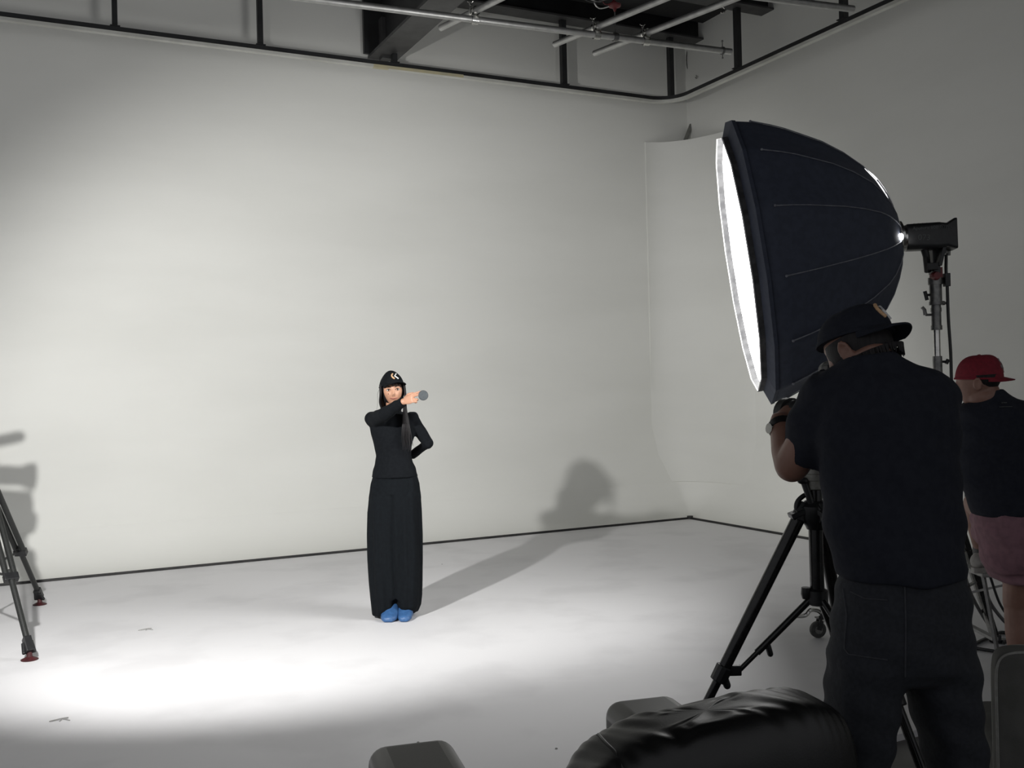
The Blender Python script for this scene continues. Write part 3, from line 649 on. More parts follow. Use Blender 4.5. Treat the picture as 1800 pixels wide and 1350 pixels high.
m_ = MB(); m_.tube([hub + U * (APEX + .1) - vd * .06 + vs_ * .08, hub + U * (APEX - .12) - vd * .42 + vs_ * .12], .011, 8); obj('pan_handle', m_, M['black'], tv)
vc = thing('video_camera', 'black video camera on the left tripod, outside the frame edge', 'camera', hub + U * (APEX + .35))
cb = hub + U * (APEX + .45) - vd * .268
m_ = MB(); m_.box(cb, (.32, .14, .18), (vd, vs_, U)); obj('camera_body', m_, M['black'], vc, False, .01)
m_ = MB(); m_.lathe(cb + vd * .16, vd, [(0, .05), (.06, .055), (.14, .05), (.15, .062), (.20, .075)], 20); obj('lens', m_, M['black'], vc)
m_ = MB(); m_.tube([cb + U * .09 - vd * .1, cb + U * .15 - vd * .08, cb + U * .155 + vd * .12, cb + U * .09 + vd * .14], .014, 8); obj('top_handle', m_, M['black'], vc)
m_ = MB(); m_.tube([cb + U * .155 + vd * .02, cb + U * .18 + vd * .22], .011, 8); m_.tube([cb + U * .18 + vd * .16, cb + U * .215 + vd * .29], .032, 12, ball=True); obj('microphone', m_, M['black'], vc)

# ================================================================== PEOPLE HELPERS
def frame(o, fwd, tilt_up=0, roll=0):
    """local x = person's right seen from behind ... y = back, z = up; face looks along -y = fwd"""
    f_ = Vector(fwd).normalized(); y = -f_; x = y.cross(Vector((0, 0, 1))).normalized(); z = x.cross(y)
    Mx = Matrix((x, y, z)).transposed(); Mx = Mx @ Matrix.Rotation(roll, 3, 'Y')
    return Mx, Vector(o)
def head_pts(s=1, fem=True, n=56):
    rs = []
    for i in range(1, n // 2):
        a = -PI / 2 + PI * i / (n // 2); ring = []
        for k in range(n):
            b = 2 * PI * k / n; ux, uy, uz = math.cos(a) * math.cos(b), math.cos(a) * math.sin(b), math.sin(a)
            x, y, z = .0735 * ux, .094 * uy, .113 * uz; t = max(0, -uz)
            x *= 1 - (.34 if fem else .22) * t ** 1.4
            if uy > 0: y *= 1 - .55 * t
            if uy < 0:
                y *= .93; y -= .014 * t * (-uy)
                g = lambda cx, cz, sx, sz: math.exp(-((abs(x) - cx) / sx) ** 2 - ((z - cz) / sz) ** 2)
                fr = min(1, -uy * 2)
                y -= fr * (.020 * g(0, -.026, .0105, .013) + .013 * g(0, -.008, .008, .022) + .004 * g(.034, -.03, .018, .018) + .006 * g(0, -.058, .022, .009) + .007 * g(0, -.094, .020, .014) + .003 * g(.02, .028, .03, .010))
                y += fr * (.009 * g(.031, .006, .014, .011) + .003 * g(0, -.046, .02, .004) + .004 * g(0, -.075, .02, .006))
            ring.append(Vector((x, y, z)) * s)
        rs.append(ring)
    return rs
def add_head(mb, Mx, o, s=1, fem=True):
    mb.rings([[o + Mx @ p for p in r] for r in head_pts(s, fem)])
    for sx in (-1, 1):   # ears
        e = Vector((sx * .074, .012, -.012)) * s
        pts = []
        for i in range(14):
            a = 2 * PI * i / 14; pts.append(o + Mx @ (e + Vector((sx * (.010 + .004 * math.sin(a)), .015 * math.cos(a) + .006, .030 * math.sin(a) * (1 - .25 * (math.sin(a) < 0)))) * s))
        mb.tube(pts, .0055 * s, 8, closed=True); mb.ell(o + Mx @ (e + Vector((sx * .003, .004, 0)) * s), (.008 * s, .014 * s, .024 * s), Mx, 12)
def add_hand(mb, W, d, nback, side, curls, thumb=.5, s=1.0, spread=.004):
    """W wrist, d palm direction, nback normal of the hand's back, side = direction of the thumb"""
    W, d, nb = Vector(W), Vector(d).normalized(), Vector(nback); nb = (nb - d * nb.dot(d)).normalized(); t = Vector(side); t = (t - d * t.dot(d) - nb * t.dot(nb)).normalized(); q = -nb
    rs = []
    for al, wd, th in ((-.02, .022, .018), (0, .025, .018), (.03, .034, .017), (.06, .039, .0155), (.085, .038, .013), (.094, .030, .008)):
        rs.append([W + d * al * s + t * (wd * s * math.copysign(abs(math.cos(a)) ** .8, math.cos(a))) + nb * (th * s * math.sin(a)) for a in [2 * PI * k / 16 for k in range(16)]])
    mb.rings(rs)
    tips = []
    for i, (off, ln, cu) in enumerate(zip((.029, .010, -.010, -.029), (.074, .082, .076, .060), curls)):
        p = W + d * (.075 * s) + t * (off * s); pts = [p]; rr = [.0095 * s]; ang = 0; dirn = d + t * ((1.5 - i) * spread * 8)
        dirn.normalize(); p = p + dirn * .015 * s
        for j, fr in enumerate((.46, .30, .24)):
            pts.append(p.copy()); rr.append((.0092 - .0008 * j) * s)
            ang += cu * (1.0, 1.15, .8)[j]
            v = dirn * math.cos(ang) + q * math.sin(ang); p = p + v * ln * fr * s
        pts.append(p.copy()); rr.append(.0066 * s); mb.tube(pts, rr, 10, ball=True); tips.append(p.copy())
    b = W + d * .018 * s + t * .022 * s; v1 = (t * .75 + d * .6 + q * .25 * (1 + thumb)).normalized(); v2 = (t * (.5 - .5 * thumb) + d * .8 + q * (.3 + .4 * thumb)).normalized(); v3 = (t * (.1 - .5 * thumb) + d * .85 + q * (.25 + .5 * thumb)).normalized()
    pts = [b, b + v1 * .036 * s, b + (v1 * .036 + v2 * .033) * s, b + (v1 * .036 + v2 * .033 + v3 * .026) * s]
    mb.tube(pts, [.014 * s, .0115 * s, .0098 * s, .0075 * s], 10, ball=True); tips.append(pts[-1])
    return tips
def make_cap(parent, Mx, o, cloth, s=1, tilt=0.0, logo='chevron', brim_len=.068, high=.10, peak=0, droop=1, span=74, rx=.72):
    """cap frame: front along -y"""
    def T(p): return o + Mx @ (Vector(p) * s)
    n = 48; rs = []
    for i in range(12):
        e = PI / 2 * i / 11.3; ring = []
        for k in range(n):
            a = 2 * PI * k / n; seam = 1 - .012 * (abs(math.sin(3 * a)) < .13)
            r = math.cos(e) ** rx
            z = .030 + high * math.sin(e) + peak * math.sin(e) ** 6
            y = .104 * r * math.sin(a) * seam; x = .084 * r * math.cos(a) * seam
            if math.sin(a) < 0: z += .012 * math.sin(2 * e) * -math.sin(a); 
            ring.append(T((x, y, z)))
        rs.append(ring)
    m_ = MB(); m_.rings(rs); c = obj('cap', m_, cloth, parent)
    m_ = MB(); g = []
    for i in range(7):
        row = []
        for k in range(19):
            a = -PI / 2 + math.radians(span) * (k - 9) / 9; f_ = i / 6
            ln = brim_len * (math.cos(math.radians(span) * (k - 9) / 9 * 1.05)) ** .55 if abs(k - 9) < 9 else .002
            x = .083 * math.cos(a); y = .100 * math.sin(a); y2 = y - ln * f_; x2 = x * (1 + .10 * f_ * (ln / brim_len))
            row.append(T((x2, y2, .036 - .012 * f_ - 4.2 * droop * x2 * x2 * (.35 + .65 * f_) + .004)))
        g.append(row)
    m_.sheet(g, .0045 * s); obj('brim', m_, cloth, c)
    m_ = MB(); m_.ell(T((0, 0, .030 + high + peak)), (.008 * s, .008 * s, .004 * s), n=12); obj('button', m_, cloth, c)
    m_ = MB(); band = []
    for k in range(n):
        a = 2 * PI * k / n; band.append(T((.0855 * math.cos(a), .1055 * math.sin(a), .034)))
    m_.tube(band, (.003 * s, .005 * s), 6, closed=True); obj('stitched_band', m_, cloth, c)
    # surface point on the front of the crown: u sideways, h up
    def F(u, h):
        e = math.asin(min(.99, max(0, h / high))); r = math.cos(e) ** rx; x = u; y = -.104 * r * math.sqrt(max(0, 1 - (u / (.084 * r)) ** 2))
        z = .030 + h + .012 * math.sin(2 * e); return T((x, y - .0012, z))
    def bar2(pts, wd, mt, nm='logo'):
        m_ = MB(); m_.tube([F(*p) for p in pts], (wd * s), 8, flat=.9); q_ = obj(nm, m_, mt, c); return q_
    if logo == 'chevron':
        bar2([(.022, .061), (.004, .044), (.027, .026)], .0048, M['logo_w'])
        bar2([(-.004, .062), (-.013, .054), (-.016, .045), (-.012, .035), (-.002, .027)], .0055, M['logo_t'])
    elif logo == 'script':
        bar2([(.012, .078), (-.002, .083), (-.014, .074), (-.006, .064), (.008, .058), (.010, .046), (-.004, .040), (-.014, .047)], .0026, M['logo_s'])
        bar2([(-.020, .056), (-.012, .050), (-.014, .042), (-.022, .046), (-.020, .056)], .0018, M['logo_s'])
        bar2([(.006, .046), (.020, .028)], .0024, M['logo_s']); bar2([(.020, .046), (.006, .026)], .0020, M['logo_s'])
    return c
M['logo_s'] = mat('faded_white_stitching', (.30, .25, .25), .8, noise=(200, (.24, .2, .2), 2, (.4, .6)))

# ================================================================== THE WOMAN
YW = 6.926
def Wp(px, py, dy=0): return at_y(px, py, YW + dy)
wf = at_z(700, 1083, 0)
wo = thing('person', 'woman in black top and wide trousers holding a dark disc toward the light', 'person', wf)
hc = Wp(690.5, 686, -.02)
Mh, _ = frame(hc, Vector((.14, -1, -.02)), roll=math.radians(-3))
sh_r, el_r, wr_r = Wp(655, 739, 0), Wp(676, 728, -.24), Wp(709, 706, -.37)
sh_l, el_l, wr_l = Wp(727, 738, .01), Wp(752, 779, .05), Wp(724, 800, .19)
body = MB(); add_head(body, Mh, hc, .97)
c_ = lambda px, py, dy=0: Wp(px, py, dy)
body.tube([hc + Vector((0, .015, -.05)), Wp(690, 716, .02), Wp(690, 730, .02)], [.046, .047, .055], 16, ball=True)
def secs(rows, fn, mpp):
    out = []
    for r in rows:
        py, l, r_, ry = r[:4]; dy = r[4] if len(r) > 4 else 0
        p = fn((l + r_) / 2, py, dy); out.append((p.x, p.y, p.z, (r_ - l) / 2 * mpp, ry, r[5] if len(r) > 5 else 0))
    return out
mw = YW / FPX
body.sect(secs([(727, 672, 708, .045), (733, 662, 718, .055), (745, 660, 721, .07), (765, 662, 719, .07), (790, 666, 715, .07), (802, 667, 716, .07), (825, 664, 723, .08), (845, 661, 726, .085), (862, 661, 728, .08)], Wp, mw))
body.tube([sh_r, el_r, wr_r], [.030, .028, .022], 14, ball=True); body.tube([sh_l, el_l, wr_l], [.030, .028, .022], 14, ball=True)
hd = (Wp(740, 694, -.46) - wr_r); tips = add_hand(body, wr_r + hd.normalized() * .008, hd, (-.35, -1, .25), (0, .1, 1), (.10, .14, .95, 1.05), .75, .84)
add_hand(body, wr_l, Wp(705, 806, .16) - wr_l, (.1, 1, .1), (0, 0, 1), (.25, .3, .3, .35), .3, .84)
for sx, pxh, pxa in ((-1, 675, 688), (1, 716, 714)):
    h = Wp(pxh, 855, .0); k = Wp((pxh + pxa) / 2, 960, 0); a_ = Wp(pxa, 1066, .055); body.tube([h, k, a_, a_ - Vector((0, 0, .03))], [.075, .05, .034, .034], 14, ball=True)
    body.tube([a_ - Vector((0, 0, .02)), Wp(pxa, 1078, -.05), Wp(pxa, 1081, -.10)], [.030, .024, .020], 12, ball=True)
fuse('body', body, M['skinw'], wo, .0036, 2, fac=.4)
# face
tmp = MB(); tmp.rings([[hc + Mh @ p for p in r] for r in head_pts(.97)])
bv = BVHTree.FromPolygons([tuple(v) for v in tmp.v], tmp.f)
def onface(x, z, lift=0.0):
    o_ = hc + Mh @ Vector((x, -.3, z)); d_ = Mh @ Vector((0, 1, 0)); h = bv.ray_cast(o_, d_)[0]; return h - d_ * lift
for sx in (-1, 1):
    e = onface(sx * .0305, .004, -.0085); m_ = MB(); m_.ell(e, (.0145, .0115, .0088), Mh, 16); ey = obj('eyeball', m_, M['eye'], wo)
    m_ = MB(); m_.ell(e + Mh @ Vector((sx * 0 + .001, -.0075, .0008)), (.0072, .005, .0074), Mh, 14); obj('iris', m_, M['iris'], ey)
    m_ = MB(); m_.tube([onface(sx * .0305 + u, .004 + .0075 - 26 * u * u, .0008) for u in (-.016, -.010, -.004, .003, .009, .0155)], [.0012, .0022, .0026, .0026, .0022, .0012], 8); obj('upper_lashes', m_, M['hair'], wo)
    m_ = MB(); m_.tube([onface(sx * .0305 + u, .004 - .0065 + 22 * u * u, .0004) for u in (-.014, -.006, .001, .007, .014)], .0011, 6); obj('lower_lashes', m_, M['hair'], wo)
    m_ = MB(); m_.tube([onface(sx * (.014 + .036 * t), .0225 + .008 * math.sin(t * 2.4), .0012) for t in (0, .2, .4, .6, .8, 1)], [.0028, .0038, .0036, .003, .0024, .0014], 8, flat=.7); obj('eyebrow', m_, M['hair'], wo)
for sgz, zz, hh in ((1, -.0535, .0024), (-1, -.0590, .0034)):
    m_ = MB(); m_.tube([onface(u, zz + sgz * (-.0) + 9 * u * u * (1 if sgz < 0 else .6), .0010) for u in (-.026, -.018, -.009, 0, .009, .018, .026)], [(.0012, .001), (.0018, hh * .7), (.002, hh), (.002, hh * .9), (.002, hh), (.0018, hh * .7), (.0012, .001)], 8, ref=Vector((0, 1, 0))); obj('lip', m_, M['lip'], wo)
m_ = MB(); m_.tube([onface(u, -.0562 + 8 * u * u, .0022) for u in (-.022, -.011, 0, .011, .022)], .0009, 6); obj('mouth_line', m_, M['iris'], wo)
m_ = MB(); m_.ell(onface(-.033, -.021, .0003), (.0032, .002, .0032), Mh, 10); o = obj('cheek_mark', m_, M['iris'], wo); o['label'] = 'small dark round mark on the cheek'
for sx in (-1, 1):
    m_ = MB(); m_.ell(onface(sx * .0065, -.037, -.0005), (.0028, .002, .0016), Mh, 8); obj('nostril', m_, M['iris'], wo)
# hair
hb = MB()
n = 40; rs = []
for i in range(1, 16):
    a = -PI / 2 + PI * i / 16; rs.append([hc + Mh @ Vector((.083 * math.cos(a) * math.cos(2 * PI * k / n), .092 * math.cos(a) * math.sin(2 * PI * k / n) + .020, .112 * math.sin(a) + .008)) for k in range(n)])
hb.rings(rs)
hb.tube([hc + Vector((0, .06, 0)), Wp(687, 710, .10), Wp(689, 735, .13), Wp(690, 760, .12)], [(.078, .05), (.075, .05), (.07, .045), (.05, .02)], 20, ball=True, ref=Vector((0, 1, 0)))
fuse('hair', hb, M['hair'], wo, .005, 2)
def lock(pts, r): m_.tube(spline(pts, 5), [r[0] + (r[1] - r[0]) * i / (5 * (len(pts) - 1)) for i in range(5 * (len(pts) - 1) + 1)], 7, flat=.6)
for k in range(12):        # left-of-picture strands beside the face
    u = k / 11; m_ = MB()
    lock([hc + Mh @ Vector((-.082 + .010 * u, -.035 + .06 * u, .045)), hc + Mh @ Vector((-.086 + .008 * u, -.045 + .08 * u, -.02)), Wp(668 + 6 * u, 708, -.03 + .06 * u), Wp(672 + 8 * u, 722, .0 + .06 * u)], (.009, .006)); obj('hair_strand', m_, M['hair'], wo)
m_ = MB(); lock([Wp(668, 682, 0), Wp(664, 692, 0), Wp(664, 705, 0), Wp(662.5, 720, 0)], (.0018, .0012)); obj('hair_strand', m_, M['hair'], wo)
rnd = random.Random(3)
for k in range(34):        # right-of-picture strands falling over the shoulder
    u = k / 33; m_ = MB(); e = rnd.uniform(-1, 1); q1, q2 = rnd.uniform(-3, 3), rnd.uniform(0, 26)
    lock([hc + Mh @ Vector((.074 + .008 * u, -.05 + .07 * u, .045)), hc + Mh @ Vector((.078 + .008 * u, -.05 + .08 * u, -.03)), Wp(709 + 5 * u, 716, -.09 + .04 * u), Wp(708 + 10 * u, 740, -.115 + .03 * u), Wp(706 + 15 * u + q1 * .6, 758, -.125 + .03 * u), Wp(706 + 19 * u + q1, 768 + q2, -.12 + .02 * u + .01 * e)], (.0075, .0012)); obj('hair_strand', m_, M['hair'], wo)
for k in range(15):        # fringe
    x = -.058 + .116 * k / 14; m_ = MB(); zb = .030 + (.010 if .2 < k / 14 < .45 else 0) - .014 * (abs(x) > .045) + rnd.uniform(-.003, .003)
    lock([onface(x * .9, .058, .010), onface(x, .045, .011), onface(x + rnd.uniform(-.003, .003), zb, .005)], (.0062, .002)); obj('fringe_strand', m_, M['hair'], wo)
Mc, _ = frame(hc, Vector((.42, -1, .20)), roll=math.radians(-4))
make_cap(wo, Mc, hc + Vector((-.004, .004, -.002)), M['blackcloth'], .99, high=.084, brim_len=.066, peak=.024, droop=.55, span=62, rx=.86)
# top
tp_ = MB()
tp_.sect(secs([(722, 680, 702, .05), (726, 668, 712, .06), (731, 655, 724, .075), (738, 648, 730, .085), (750, 650, 731, .098), (765, 653, 729, .105), (780, 657, 725, .098), (800, 661, 722, .092), (815, 659, 727, .100), (828, 655, 732, .118), (838, 653.5, 734.5, .130)], Wp, mw))
tp_.tube([Wp(690, 730, .02), Wp(690, 719, .02)], [.062, .054], 20, ball=False)
tp_.tube([Wp(657, 739, 0), el_r, wr_r], [.057, .046, .033], 18, ball=False); tp_.ell(Wp(655, 737, 0), (.055, .06, .055)); tp_.ell(el_r, (.043, .043, .043))
tp_.tube([Wp(722, 736, .01), el_l, wr_l], [.054, .042, .031], 18, ball=False); tp_.ell(Wp(724, 735, .01), (.050, .06, .048)); tp_.ell(el_l, (.040, .040, .040))
def wrinkle(amp, f, seed=0):
    def fn(co): return amp * (np.sin(co[:, 2] * f + 3 * np.sin(co[:, 0] * f * .6 + seed)) * np.sin(co[:, 0] * f * .5 + seed + co[:, 1] * f * .4))
    return fn
fuse('top', tp_, M['blackcloth'], wo, .006, 3, wrinkle(.0022, 55))
# trousers
tr_ = MB()
def fold_w(seed): return lambda a, z: .050 * math.sin(7 * a + seed + z * 1.4) * min(1, max(0, (1.02 - z) * 3)) * .7 + .02 * math.sin(13 * a + seed * 2)
tr_.sect(secs([(831, 657, 731, .108), (836, 655.5, 733, .112), (850, 651, 737, .12), (875, 648, 740, .125), (940, 650, 739, .125), (1000, 655, 737, .12), (1050, 662, 733, .11)], Wp, mw), 64, lambda a, z: .018 * math.sin(17 * a))
tr_.sect(secs([(838, 660, 690, .05), (870, 649, 699, .115), (900, 647, 699, .122), (940, 646.5, 697, .125), (980, 647, 697.5, .13), (1020, 649, 697.5, .135), (1050, 651.5, 698, .135), (1070, 653.5, 697, .13), (1078, 654.5, 690, .12, .02)], Wp, mw), 64, fold_w(.4))
tr_.sect(secs([(838, 700, 728, .05), (870, 691, 740, .115), (900, 691, 741.5, .122), (940, 693, 743, .125), (980, 694, 743.5, .13), (1020, 695, 743, .135), (1045, 696, 742, .135), (1062, 697, 740, .13), (1074, 702, 735, .12, .02)], Wp, mw), 64, fold_w(2.1))
def fw_(co):
    x = co[:, 0]; z = co[:, 2]; xc = Wp(697, 950).x
    return -.012 * np.exp(-((x - xc + .012 * np.sin(z * 3)) / .012) ** 2) * (z < .85) + .004 * np.sin((x - xc) * 95 + z * 2.2) * np.clip((1.1 - z) * 2, 0, 1) * np.clip((z - .1) * 3, 0, 1)
fuse('trousers', tr_, M['trouser'], wo, .007, 3, fw_)
for px0, nm in ((688, 0), (715, 1)):
    m_ = MB(); a_ = Wp(px0, 1075, -.02); a_.z = 0
    wd = .060 if not nm else .050; pr = [(.06, .045, .055), (.10, .048, .075), (.0, .05, .09), (-.06, wd, .075), (-.13, wd, .062), (-.175, wd * .85, .048), (-.195, wd * .5, .03)]
    rs = []
    for al, wx, h in pr if False else [(.09, .035, .09), (.06, .046, .125), (0, .052, .130), (-.05, .056, .115), (-.10, wd, .085), (-.15, wd, .055), (-.19, wd * .8, .042), (-.205, wd * .4, .025)]:
        ring = []
        for k in range(24):
            an = 2 * PI * k / 24; cc, ss = math.cos(an), math.sin(an); cr_ = 1 + .06 * math.sin(5 * an + al * 60)
            ring.append(Vector((a_.x + wx * cc * cr_, a_.y + al + .03, max(.002, h * .5 + h * .52 * math.copysign(abs(ss) ** .7, ss) * cr_))))
        rs.append(ring)
    m_.ell(Vector((a_.x, a_.y + .035, .12)), (.05, .06, .07), n=16) if 0 else None
    m_.rings(rs); so = obj('shoe_cover', m_, M['shoecover'], wo, sub=1)
    m_ = MB(); m_.tube([Vector((a_.x + .055 * math.cos(2 * PI * k / 20), a_.y + .02 + .06 * math.sin(2 * PI * k / 20), .09 + .006 * math.sin(k * 2.3))) for k in range(20)], .008, 6, closed=True); obj('gathered_edge', m_, M['shoecover'], so)
# the disc
dc = Wp(744, 695, -.485) ; m_ = MB()
dn = Vector((.25, -1, .1)).normalized()
m_.lathe(dc - dn * .003, dn, [(0, .030), (.001, .0325), (.005, .0325), (.006, .030)], 36); dd_ = thing('lens_filter', 'round dark grey disc pinched between the woman\'s fingers', 'disc', dc)
obj('rim', m_, M['discrim'], dd_); m_ = MB(); m_.lathe(dc - dn * .002, dn, [(0, .0295), (.0055, .0295)], 36); obj('glass', m_, M['disc'], dd_)

# ================================================================== PHOTOGRAPHER
YP = 2.43
def Pp(px, py, dy=0): return at_y(px, py, YP + dy)
mp_ = YP / FPX
po = thing('person', 'man in black T-shirt and backwards black cap bent over the tripod camera', 'person', Vector((Pp(1590, 1200).x, YP, NZ)))
hp = Pp(1507, 614, .04)
Mp, _ = frame(hp, Vector((-.56, .80, -.42)), roll=math.radians(4))
pb = MB(); add_head(pb, Mp, hp, .92, False)
pb.tube([hp + Vector((.02, -.01, -.03)), Pp(1528, 630, -.01), Pp(1540, 665, .0)], [.056, .056, .055], 18, ball=True)
shl, ell_, wrl = Pp(1462, 700, .04), Pp(1392, 818, .13), Pp(1372, 742, .26)
shr, elr, wrr = Pp(1640, 705, .02), Pp(1650, 860, .12), Pp(1540, 800, .36)
pb.sect(secs([(660, 1500, 1600, .05), (680, 1470, 1640, .07), (720, 1460, 1655, .09), (800, 1466, 1660, .10), (900, 1475, 1660, .10), (1000, 1500, 1672, .10), (1060, 1495, 1685, .105), (1120, 1495, 1690, .10)], Pp, mp_))
pb.tube([shl, ell_], [.055, .044], 16, ball=True); pb.tube([ell_, ell_.lerp(wrl, .35), wrl], [.044, .043, .029], 16, ball=True)
pb.tube([shr, elr], [.055, .046], 16, ball=True); pb.tube([elr, wrr], [.043, .028], 16, ball=True)
hdl = Pp(1402, 716, .30) - wrl
add_hand(pb, wrl, hdl, (-.5, -.5, .7), (.2, .9, .3), (.28, .32, .35, .38), .5, 1.0)
add_hand(pb, wrr, Pp(1480, 760, .42) - wrr, (.2, -.6, .6), (.3, .4, .8), (.35, .4, .45, .5), .5, 1.0)
feet = []
for pxh, pxk, pxa in ((1520, 1508, 1500), (1660, 1678, 1650)):
    h = Pp(pxh, 1110); k = Pp(pxk, 1420, .02); a_ = Pp(pxa, 1720); a_.z = NZ + .09
    pb.tube([h, k, a_], [.062, .046, .038], 16, ball=True); pb.tube([a_, a_ + Vector((-.03, .10, -.045)), a_ + Vector((-.05, .17, -.05))], [.042, .036, .028], 12, ball=True); feet.append(a_)
fuse('body', pb, M['skinp'], po, .0055, 3)
m_ = MB()
rs = []
for i in range(1, 12):
    a = -PI / 2 + PI * i / 19; rs.append([hp + Mp @ (.93 * Vector((.079 * math.cos(a) * math.cos(2 * PI * k / 32), .090 * math.cos(a) * math.sin(2 * PI * k / 32) + .008, .100 * math.sin(a) + .006))) for k in range(32)])
m_.rings(rs)
rnd = random.Random(5)
for k in range(80):
    a = PI * (k / 79); b0 = hp + Mp @ Vector((.078 * math.cos(a), .02 + .084 * math.sin(a), -.03)); m_.tube([b0, b0 + Mp @ Vector((-.002 * math.cos(a), -.004 * math.sin(a), -.018 + rnd.uniform(-.010, .008)))], [.0045, .001], 6)
obj('hair', m_, M['hair'], po)
Mpc, _ = frame(hp, Vector((.62, -.78, .26)), roll=math.radians(6))
capP = make_cap(po, Mpc, hp + Vector((0, .0, -.006)), M['blacktee'], .93, high=.084, brim_len=.056, droop=.7, span=60)
# T-shirt
tsm = MB()
tsm.sect(secs([(621, 1490, 1566, .070, -.01), (632, 1478, 1578, .080, 0), (645, 1470, 1608, .084), (655, 1457, 1648, .095), (668, 1448, 1664, .11), (690, 1440, 1674, .125), (730, 1436, 1681, .135), (790, 1440, 1683, .14), (860, 1446, 1684, .145), (920, 1452, 1688, .15), (965, 1461, 1687, .155), (995, 1470, 1690, .158), (1012, 1477, 1690, .156)], Pp, mp_), 56)
tsm.tube([Pp(1480, 684, .02), Pp(1440, 745, .08), Pp(1420, 800, .13)], [.085, .082, .068], 24, ball=False, ref=Vector((0, 1, 0))); tsm.ell(Pp(1476, 690, .02), (.078, .08, .065))
tsm.tube([Pp(1622, 694, .01), Pp(1628, 760, .04), Pp(1630, 800, .06)], [.075, .070, .068], 24, ball=False); tsm.ell(Pp(1632, 700, .01), (.072, .08, .07))
def tw(co): return .0025 * np.sin(co[:, 2] * 24 + 4 * np.sin(co[:, 0] * 13)) * np.sin(co[:, 0] * 18 + 1) + .003 * np.sin(co[:, 2] * 60 + co[:, 0] * 40)
fuse('t_shirt', tsm, M['blacktee'], po, .009, 4, tw)
# jeans
jm = MB()
jm.sect(secs([(995, 1480, 1694, .135), (1012, 1478, 1691, .14), (1050, 1471, 1697, .15), (1100, 1464, 1703, .155), (1160, 1459, 1711, .15), (1184, 1458, 1714, .12), (1194, 1510, 1670, .07)], Pp, mp_), 56)
jm.sect(secs([(1150, 1460, 1598, .13), (1200, 1456, 1587, .12), (1235, 1454, 1578, .12), (1270, 1452, 1570, .12), (1350, 1455, 1557, .12), (1450, 1462, 1548, .11), (1600, 1462, 1540, .10), (1740, 1460, 1542, .10)], Pp, mp_), 48, lambda a, z: .03 * math.sin(5 * a + 9 * z))
jm.sect(secs([(1150, 1582, 1712, .13), (1200, 1593, 1717, .12), (1235, 1603, 1720, .12), (1270, 1613, 1722, .115), (1350, 1634, 1728, .105), (1450, 1635, 1730, .10), (1600, 1606, 1698, .09), (1740, 1602, 1690, .09)], Pp, mp_), 48, lambda a, z: .03 * math.sin(5 * a + 8 * z + 1))
def jw(co): return .0025 * np.sin(co[:, 2] * 30 + 5 * np.sin(co[:, 0] * 9)) * np.sin(co[:, 0] * 14 + 2) + .003 * np.sin(co[:, 2] * 75 + co[:, 0] * 30)
jo = fuse('jeans', jm, M['denim'], po, .009, 4, jw)
def surf_back(px, py):      # first hit on the jeans seen from the camera side
    dg = bpy.context.evaluated_depsgraph_get(); ok = jo.ray_cast(Vector(ORG) - po.location, Vector(ray(px, py)), depsgraph=dg); return (ok[1] + po.location) if ok[0] else Pp(px, py, -.15)
def dense(pts, k=6): return [(a[0] + (b[0] - a[0]) * t / k, a[1] + (b[1] - a[1]) * t / k) for a, b in zip(pts, pts[1:]) for t in range(k)] + [pts[-1]]
for pts in ([(1482, 1035), (1488, 1080), (1484, 1140), (1492, 1150), (1560, 1160)], [(1480, 1015), (1540, 1020), (1600, 1018), (1680, 1016)], [(1495, 1040), (1520, 1052), (1560, 1055)], [(1590, 1022), (1592, 1100), (1591, 1190)]):
    m_ = MB(); m_.tube([surf_back(*p) + Vector((0, -.0012, 0)) for p in dense(pts)], .0022, 6); obj('stitched_seam', m_, M['seamd'] if 'seamd' in M else M['denim'], jo)
for a_ in feet:
    m_ = MB(); m_.rings([[Vector((a_.x - .04 * t + wx * math.cos(2 * PI * k / 20), a_.y + al, max(NZ + .001, NZ + h * .5 + h * .55 * math.sin(2 * PI * k / 20)))) for k in range(20)] for t, al, wx, h in ((0, -.08, .03, .06), (0, -.06, .042, .10), (0, 0, .046, .12), (.3, .07, .05, .085), (.8, .14, .05, .06), (1.2, .19, .035, .04))]); obj('shoe', m_, M['black'], po, sub=1)
# watch on the left wrist
wd_ = (wrl - ell_).normalized(); m_ = MB(); m_.lathe(wrl - wd_ * .035, wd_, [(0, .033), (.0, .036), (.022, .036), (.022, .033)], 20); wt = obj('watch_band', m_, M['black'], po)
m_ = MB(); m_.lathe(wrl - wd_ * .024 + Vector((-.034, -.012, .0)), Vector((-.9, -.35, .1)), [(0, .014), (.006, .014)], 16); obj('watch_face', m_, M['chrome'], wt)

# ------------------------------------------------------------------ cinema camera on its tripod
YT = 3.0
def Tp(px, py, dy=0): return at_y(px, py, YT + dy)
tb = Tp(1433, 900); tb = Vector((tb.x, tb.y, NZ))
ct = thing('camera_tripod', 'black tubular tripod with mid-level braces in front of the photographer', 'tripod', tb)
def tz(py): return Tp(1437, py).z
def ta(z): return Vector((tb.x, tb.y, z))
m_ = MB(); m_.cyl(ta(tz(1058)), ta(tz(905)), .021, 20); m_.cyl(ta(tz(905)), ta(tz(845)), .022, 20); obj('centre_column', m_, M['gloss'], ct)
m_ = MB(); m_.lathe(ta(tz(862)), (0, 0, 1), [(0, .018), (.006, .030), (.03, .031), (.032, .036), (.05, .036), (.052, .031), (.07, .031), (.072, .036), (.092, .037), (.094, .030), (.108, .028)], 28); o = obj('levelling_bowl', m_, M['greymetal'] if 'greymetal' in M else M['dullmetal'], ct); o['label'] = 'dull grey stacked bowl adapter'
